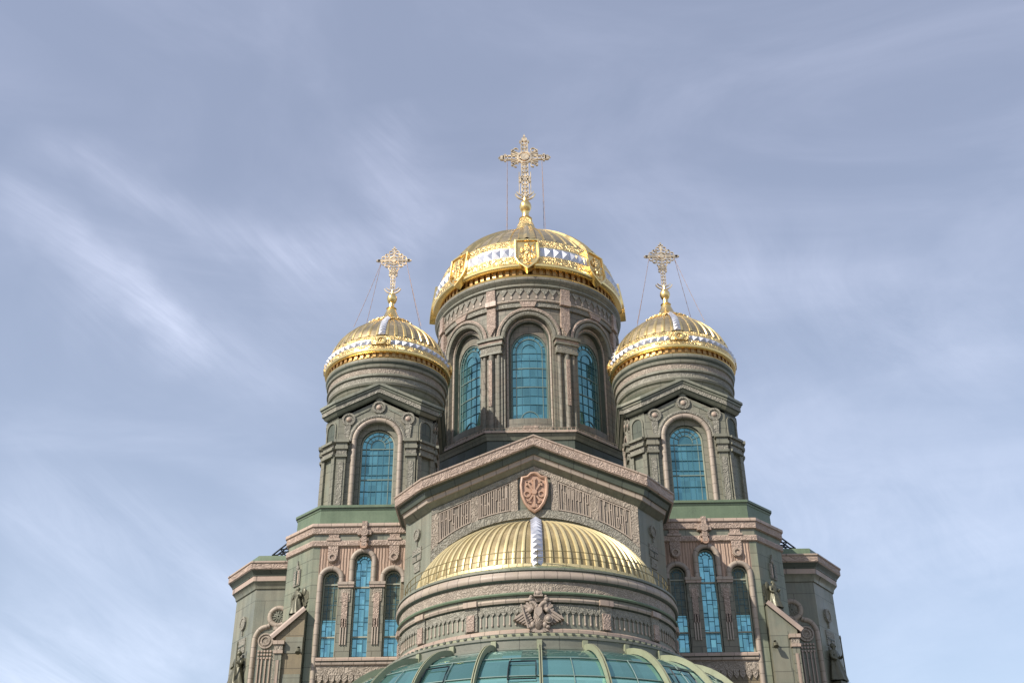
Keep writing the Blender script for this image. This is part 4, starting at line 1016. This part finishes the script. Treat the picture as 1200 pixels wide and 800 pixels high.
b.lathe(AC, inset([(8.75, 18.4), (8.85, 18.36), (8.97, 18.28), (8.97, 18.12), (9.05, 18.06), (9.12, 17.98), (9.12, 17.86), (8.75, 17.8)]), 'pink', H0, H1, 96, ms=['pink', 'pink', 'pink', 'dark', 'crib', 'crib', 'dark'])
for i in range(60):
    P = cyl(0, GY, 8.95, H0+(H1-H0)*i/60); b.box(P, -.08, .08, 0, .08, 17.95, 18.06, 'dark')
b.build('base_course', AP)
Pa = cyl(0, GY, AR)
b = MB(); st = AR*radians(26)
for k in range(-3, 3):
    u0, u1 = k*st+.42, (k+1)*st-.42
    b.box(Pa, u0, u1, 0, .05, 19.32, 19.76, 'carvedgrey', 6)
    n = 9; w = (u1-u0)/n
    for i in range(n):
        c0 = u0+w*(i+.5)
        b.prism(Pa, [(c0-w*.46, 19.42), (c0-w*.46, 19.34), (c0, 19.16), (c0+w*.46, 19.34), (c0+w*.46, 19.42)], 0, .08, 'carvedgrey')
        b.box(Pa, c0-.028, c0+.028, 0, .06, 18.74, 19.18, 'stroke'); b.ell(Pa, (c0, .05, 18.68), (.06, .05, .09), 'stroke', 7, 4)
b.build('pendant_frieze', AP, smooth=30)
for k in range(-3, 4):
    if k == 0: continue
    b = MB(); b.box(Pa, k*st-.4, k*st+.4, 0, .12, 18.42, 19.78, 'carvedgrey', 3); b.box(Pa, k*st-.24, k*st+.24, .1, .2, 18.46, 19.36, 'carvedpink', 2); b.box(Pa, k*st-.42, k*st+.42, .1, .3, 19.8, 20.1, 'pink', 3)
    b.build('frieze_pier', AP)
# double-headed eagle
b = MB(); ez = 19.2; PE = lambda u, d, z: Pa(u*.78, d*.8, 19.08+(z-19.2)*.8)
E = lambda u, d, z, ru, rd, rz, m='emblem', n=10, k=6: b.ell(PE, (u, d, ez+z), (ru, rd, rz), m, n, k)
E(0, .28, .1, .36, .26, .66, 'emblem'); b.prism(PE, [(-.26, ez+.5), (-.26, ez+.1), (0, ez-.25), (.26, ez+.1), (.26, ez+.5)], .3, .62, 'emblem', .1)
for i in range(5):
    for j in range(-2, 3): E(j*.15+.07*(i % 2), .46-.04*abs(j), -.42+.13*i-.3*(i > 3), .07, .06, .1, 'emblem', 6, 4); E(0, .3, -.65, .34, .22, .42)
for i in range(-3, 4): b.prism(PE, [(i*.07-.05, ez-.7), (i*.07+.05, ez-.7), (i*.2+.1, ez-1.28+.05*abs(i)), (i*.2-.1, ez-1.28+.05*abs(i))], .15, .36, 'emblem')
for s in (-1, 1):
    for t in range(5): E(s*(.14+.09*t), .34, .62+.13*t-.015*t*t, .15, .17, .17)
    E(s*.56, .38, 1.08, .2, .18, .17); b.prism(PE, [(s*.7, ez+1.12), (s*.98, ez+1.02), (s*.72, ez+.98)][::s], .25, .45, 'emblem'); E(s*.5, .36, 1.3, .13, .12, .1)
    for i in range(6):      # long flight feathers, then the raised wing top
        r0, tip = (s*(.62-.05*i), .46-.17*i), (s*(1.82-.19*i), -.34-.075*i)
        dx, dz = tip[0]-r0[0], tip[1]-r0[1]; l = math.hypot(dx, dz); n_ = (-dz/l*s, dx/l*s); w0, w1 = .09, .085
        pl = [(r0[0]-n_[0]*w0, ez+r0[1]-n_[1]*w0), (r0[0]+n_[0]*w0, ez+r0[1]+n_[1]*w0), (tip[0]-dx*.16+n_[0]*w1, ez+tip[1]-dz*.16+n_[1]*w1), (tip[0], ez+tip[1]), (tip[0]-dx*.16-n_[0]*w1, ez+tip[1]-dz*.16-n_[1]*w1)]
        b.prism(PE, pl[::s], .04, .42-.05*i, 'emblem', .12)
    for i in range(5):
        a = radians(100-22*i); r0 = (s*.42, .3); L = .72-.05*abs(i-2); tip = (r0[0]+s*L*cos(a), r0[1]+L*sin(a)); n_ = (-sin(a)*s, cos(a)); w0, w1 = .07, .11
        pl = [(r0[0]-n_[0]*w0, ez+r0[1]-n_[1]*w0), (r0[0]+n_[0]*w0, ez+r0[1]+n_[1]*w0), (tip[0]+n_[0]*w1, ez+tip[1]+n_[1]*w1), (tip[0]+s*.1*cos(a), ez+tip[1]+.1*sin(a)), (tip[0]-n_[0]*w1, ez+tip[1]-n_[1]*w1)]
        b.prism(PE, pl, .06, .36+.06*(i % 2), 'emblem', .15)
    E(s*.6, .4, .34, .17, .16, .2); E(s*.42, .34, -.68, .17, .16, .24); E(s*.62, .36, -.85, .16, .14, .13)
E(0, .4, 1.5, .3, .22, .2, 'emblem'); b.box(PE, -.32, .32, .2, .55, ez+1.28, ez+1.42, 'emblem', 3); E(0, .42, 1.74, .08, .08, .1)
for s in (-1, 0, 1): E(s*.22, .42, 1.5, .07, .2, .17)
b.tube([PE(-1.18, .5, ez+.75), PE(-.72, .5, ez-.95)], .05, 'emblem', 6); E(.66, .5, -.3, .2, .16, .2); ring(b, PE, .66, ez-.3, .26, .05, .3, .5, 'emblem', 14)
b.build('eagle_emblem', AP)
# half dome
CB = 5.0
prof = [(CR*cos(pi/2*i/20), CZ+CB*sin(pi/2*i/20)) for i in range(21)]; prof[-1] = (.02, CZ+CB)
b = MB(); b.gores(AC, prof, 44, .09, 'conch', 'conchrib', -pi/2, pi/2, w=.42); 
b.lathe(AC, [(7.86, 22.05), (7.95, 22.2), (7.9, 22.4), (7.75, 22.45)], 'conchrib', -pi/2, pi/2, 80)
HD = b.build('half_dome', CATH)
b = MB()
for i in range(18):
    (r0, z0), (r1, z1) = prof[i], prof[i+1]; b.studs(AC, (r0+.14, z0+.06), (r1+.14, z1+.08), 1, .2, 'silver', -.34/max(r0, .6), .34/max(r0, .6)) if i % 1 == 0 else None
b.build('stud_spine', HD, smooth=0)
b = MB(); Pr = cyl(0, GY, 8.4)
for z in (22.55, 22.95): b.sweep(Pr, [(8.45*(-pi/2+pi*i/80), z) for i in range(81)], [(-.018, -.018), (-.018, .018), (.018, .018), (.018, -.018), (-.018, -.018)], 'rail')
for i in range(33): b.tube([Pr(8.45*(-pi/2+pi*i/32), 0, 22.05), Pr(8.45*(-pi/2+pi*i/32), 0, 23.0)], .02, 'rail', 4)
b.build('railing', AP)

# ------------------------------------------------------------------ glazed canopy round the apse
GC = empty('glass_canopy', (0, 57, 0)); tag(GC, 'curved teal glass canopy with pale green ribs below the apse', 'glass roof')
KA, KB, KZ, KR = 4.5, 5.75, 11.3, 9.5
cp = [(KR+KA*sin(pi/2*i/16), KZ+KB*cos(pi/2*i/16)) for i in range(17)]
pr = [(r-.12, z-.12) for r, z in cp]+[(KR+KA-.12, 0)]
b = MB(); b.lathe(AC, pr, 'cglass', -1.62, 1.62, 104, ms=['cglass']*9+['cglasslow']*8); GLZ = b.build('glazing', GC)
b = MB(); b.lathe(AC, [(8.5, 17.72), (9.5, 17.74), (9.62, 17.7), (9.62, 17.58), (9.54, 17.56), (9.54, 17.16), (9.66, 17.12), (9.66, 17.0), (9.4, 16.96)], 'cgutter', -1.62, 1.62, 96); b.build('gutter_ring', GC)
b = MB()
for j in (6, 9, 12, 15):
    r, z = cp[j]; b.lathe(AC, [(r-.11, z-.09), (r-.06, z-.08), (r-.04, z-.12), (r-.09, z-.14)], 'mull', -1.62, 1.62, 104)
b.lathe(AC, [(KR+KA-.14, KZ+.1), (KR+KA+.06, KZ+.1), (KR+KA+.06, KZ-.2), (KR+KA-.14, KZ-.2)], 'crib', -1.62, 1.62, 104)
for k in range(-6, 6):
    a = radians(15*k+7.5)
    pts = [(0+(r-.08)*sin(a), GY-(r-.08)*cos(a), z-.08) for r, z in cp[6:]]; b.tube(pts, .025, 'mull', 5)
b.build('glazing_bars', GC)
for k in range(-6, 7):
    a = radians(15*k); b = MB(); P = flat(0, GY, a)
    up = [(r, z) for r, z in cp]+[(KR+KA, 6), (KR+KA, 0)]
    rad = [(r-KR, z) for r, z in up]
    Q = lambda u, d, z, A=a: (KR*0+(d)*sin(A)+u*cos(A), GY-d*cos(A)+u*sin(A), z)
    # twin rails with a web between them, following the curve
    for u0, u1, h0, h1 in ((-.085, -.035, -.12, .2), (.035, .085, -.12, .2), (-.035, .035, -.1, .1)):
        rows = []
        for i, (r, z) in enumerate(up):
            t = pi/2*min(i, 16)/16; nr, nz = sin(t)*KB, cos(t)*KA; l = math.hypot(nr, nz); nr, nz = nr/l, nz/l
            rows.append([Q(u, r+nr*h, z+nz*h) for u, h in ((u0, h0), (u0, h1), (u1, h1), (u1, h0), (u0, h0))])
        b.add([p for r in rows for p in r], [(i*5+j, i*5+j+1, i*5+6+j, i*5+5+j) for i in range(len(rows)-1) for j in range(4)]+[(0, 1, 2, 3)], 'crib')
    b.box(flat(0, GY, a), -.14, .14, 9.5, 9.72, 17.0, 17.5, 'crib'); b.build('rib', GC)
for k, off in ((-2.0, .2), (-1.0, .42), (2.2, .3)):
    a0 = radians(15*(k+.06)) if k not in (-1.0,) else radians(15*(-1+.5)); a1 = a0+radians(6.4); b = MB()
    for A, B in ((7, 9.6),):
        def cpt(t, a, h=.06):
            th = pi/2*t/16; r, z = KR+KA*sin(th), KZ+KB*cos(th); nr, nz = sin(th), cos(th); r += nr*(h-.1); z += nz*(h-.1); return (r*sin(a), GY-r*cos(a), z)
        loop = [cpt(A, a0), cpt(A, (a0+a1)/2), cpt(A, a1), cpt((A+B)/2, a1), cpt(B, a1), cpt(B, (a0+a1)/2), cpt(B, a0), cpt((A+B)/2, a0)]
        b.tube(loop, .04, 'black', 4, closed=True)
    b.build('vent_frame', GC)

# ------------------------------------------------------------------ camera
f_px, pitch, yaw, roll_ = 1300., .5201081, -.0080375, -.0110320
fw = Vector((sin(yaw)*cos(pitch), cos(yaw)*cos(pitch), sin(pitch))); r = Vector((cos(yaw), -sin(yaw), 0)); u = r.cross(fw)
r2 = r*cos(roll_)+u*sin(roll_); u2 = u*cos(roll_)-r*sin(roll_)
cam = bpy.data.cameras.new('camera'); co = bpy.data.objects.new('camera', cam); COL.objects.link(co)
co.matrix_world = Matrix(((r2.x, u2.x, -fw.x, -.825), (r2.y, u2.y, -fw.y, 0), (r2.z, u2.z, -fw.z, 1.6), (0, 0, 0, 1)))
cam.sensor_width = 36; cam.lens = f_px/1200*36; cam.clip_end = 10000; cam.clip_start = .1
SC.camera = co

# ------------------------------------------------------------------ light
AZ, EL = radians(50), radians(38)        # sun to the left of and behind the camera
sd = Vector((-sin(AZ)*cos(EL), -cos(AZ)*cos(EL), sin(EL)))
sun = bpy.data.lights.new('sun', 'SUN'); sun.energy = 5.0; sun.angle = radians(.53); sun.color = (1, .93, .82)
so = bpy.data.objects.new('sun', sun); COL.objects.link(so); so.rotation_euler = sd.to_track_quat('Z', 'Y').to_euler(); so.location = (-60, -40, 90)

wd = bpy.data.worlds.new('World'); SC.world = wd; wd.use_nodes = True
t = wd.node_tree; t.nodes.clear(); N = t.nodes.new; Lk = t.links.new
out = N('ShaderNodeOutputWorld'); bg = N('ShaderNodeBackground'); bg.inputs[1].default_value = .107; Lk(bg.outputs[0], out.inputs[0])
sky = N('ShaderNodeTexSky'); sky.sky_type = 'NISHITA'; sky.sun_disc = False; sky.sun_elevation = EL; sky.sun_rotation = pi+AZ; sky.air_density = 1.; sky.dust_density = 1.2; sky.ozone_density = 1.2
tc = N('ShaderNodeTexCoord')
def cloudmask(rot, scl, noise_scale, detail, lo, hi, amt, dist=.4, loc=(0, 0, 0)):
    mp = N('ShaderNodeMapping'); mp.inputs['Rotation'].default_value = rot; mp.inputs['Scale'].default_value = scl; mp.inputs['Location'].default_value = loc; Lk(tc.outputs['Generated'], mp.inputs[0])
    nz = N('ShaderNodeTexNoise'); nz.inputs['Scale'].default_value = noise_scale; nz.inputs['Detail'].default_value = detail; nz.inputs['Roughness'].default_value = .55; nz.inputs['Distortion'].default_value = dist; Lk(mp.outputs[0], nz.inputs['Vector'])
    mr = N('ShaderNodeMapRange'); mr.interpolation_type = 'SMOOTHSTEP'; Lk(nz.outputs[0], mr.inputs[0])
    for i, v in enumerate((lo, hi, 0, amt)): mr.inputs[i+1].default_value = v
    return mr.outputs[0]
def screen(a, b):
    m = N('ShaderNodeMath'); m.operation = 'MAXIMUM'; Lk(a, m.inputs[0]); Lk(b, m.inputs[1]); return m.outputs[0]
def math_(op, a, b=None, c=None, clamp=False):
    m = N('ShaderNodeMath'); m.operation = op; m.use_clamp = clamp
    for i, v in enumerate((a, b, c)):
        if v is None: continue
        if isinstance(v, (int, float)): m.inputs[i].default_value = v
        else: Lk(v, m.inputs[i])
    return m.outputs[0]
def dot(v):
    m = N('ShaderNodeVectorMath'); m.operation = 'DOT_PRODUCT'; Lk(tc.outputs['Generated'], m.inputs[0]); m.inputs[1].default_value = v; return m.outputs['Value']
# cirrus wisps: great-circle streaks across the sky (from direction, to direction, half-width in degrees, density)
WISPS = (((-0.4204, 0.7161, 0.5572), (-0.2772, 0.839, 0.4682), 1.0, 0.46), ((-0.3944, 0.7017, 0.5934), (-0.1579, 0.828, 0.5381), 1.2, 0.4), ((-0.1123, 0.7427, 0.6602), (-0.0948, 0.8204, 0.5625), 1.5, 0.36),
    ((-0.2196, 0.8088, 0.5461), (-0.0906, 0.8235, 0.5562), 2.4, 0.3), ((-0.4244, 0.8325, 0.3561), (-0.2078, 0.9397, 0.2716), 2.2, 0.4), ((-0.4194, 0.8675, 0.2676), (-0.2469, 0.9431, 0.2225), 1.8, 0.4),
    ((-0.4424, 0.8707, 0.2147), (-0.2913, 0.9368, 0.194), 2.0, 0.5), ((-0.3888, 0.7705, 0.5052), (-0.1815, 0.8703, 0.4579), 2.2, 0.3), ((0.0709, 0.8082, 0.5846), (0.4124, 0.8004, 0.4351), 3.5, 0.22), ((0.1789, 0.9081, 0.3786), (0.4326, 0.8527, 0.293), 4, 0.25))
def noise(scale, detail, rough=.6, dist=0.):
    nz = N('ShaderNodeTexNoise'); nz.inputs['Scale'].default_value = scale; nz.inputs['Detail'].default_value = detail; nz.inputs['Roughness'].default_value = rough; nz.inputs['Distortion'].default_value = dist; Lk(tc.outputs['Generated'], nz.inputs['Vector']); return nz.outputs[0]
warp = math_('ADD', math_('MULTIPLY', math_('SUBTRACT', noise(5, 4), .5), .10), math_('MULTIPLY', math_('SUBTRACT', noise(24, 5), .5), .014)); 
ax = (Vector((-.2772, .839, .4682))-Vector((-.4204, .7161, .5572))).normalized(); ay = Vector((0, 1, 0)).cross(ax).normalized(); az_ = ax.cross(ay)
cv = N('ShaderNodeCombineXYZ')
for i, (v_, k_) in enumerate(((ax, 2.2), (ay, 15), (az_, 15))): Lk(math_('MULTIPLY', dot(v_), k_), cv.inputs[i])
fb = N('ShaderNodeTexNoise'); fb.inputs['Scale'].default_value = 1; fb.inputs['Detail'].default_value = 10; fb.inputs['Roughness'].default_value = .7; fb.inputs['Distortion'].default_value = 1.0; Lk(cv.outputs[0], fb.inputs['Vector']); brk = fb.outputs[0]
acc = None
for i, (A, B, wd_, am) in enumerate(WISPS):
    A, B = Vector(A).normalized(), Vector(B).normalized(); n_ = A.cross(B).normalized(); mid = (A+B).normalized(); tn = n_.cross(mid).normalized(); hl = A.angle(B)/2
    d = math_('DIVIDE', math_('ADD', dot(n_), warp), math.sin(radians(wd_)))
    g_ = math_('EXPONENT', math_('MULTIPLY', math_('MULTIPLY', d, d), -1.))
    l_ = math_('DIVIDE', dot(tn), math.sin(hl*1.15)); l2 = math_('MULTIPLY', l_, l_); fall = math_('SUBTRACT', 1, math_('MULTIPLY', l2, l2), clamp=True)
    m_ = math_('MULTIPLY', math_('MULTIPLY', g_, fall), am)
    acc = m_ if acc is None else math_('ADD', acc, m_)
fib = N('ShaderNodeMapRange'); Lk(brk, fib.inputs[0])
for i, v in enumerate((.3, .7, .1, 1.25)): fib.inputs[i+1].default_value = v
m1 = math_('MULTIPLY', math_('MULTIPLY', acc, fib.outputs[0]), .64)
m2 = cloudmask((0, radians(-24), radians(10)), (1.2, 1.2, 3.2), 2.6, 9, .36, .84, .24, .8, (3, 1, 2))
mk = math_('ADD', m1, m2)
veil = N('ShaderNodeMath'); veil.operation = 'ADD'; veil.inputs[1].default_value = .40; veil.use_clamp = True; Lk(mk, veil.inputs[0])
mx = N('ShaderNodeMix'); mx.data_type = 'RGBA'; Lk(veil.outputs[0], mx.inputs[0]); Lk(sky.outputs[0], mx.inputs[6]); 
sx_ = N('ShaderNodeSeparateXYZ'); Lk(tc.outputs['Generated'], sx_.inputs[0]); el_ = N('ShaderNodeMapRange'); Lk(sx_.outputs[2], el_.inputs[0])
for i, v in enumerate((.15, .62, 0, 1)): el_.inputs[i+1].default_value = v
cm = N('ShaderNodeMix'); cm.data_type = 'RGBA'; Lk(el_.outputs[0], cm.inputs[0]); cm.inputs[6].default_value = (7.0, 7.95, 9.8, 1); cm.inputs[7].default_value = (5.05, 5.5, 7.15, 1); Lk(cm.outputs[2], mx.inputs[7])
Lk(mx.outputs[2], bg.inputs[0])

SC.view_settings.view_transform = 'Standard'; SC.view_settings.look = 'None'; SC.view_settings.gamma = 1; SC.view_settings.exposure = .24
for ob in bpy.data.objects:
    if '_org' in ob: del ob['_org']
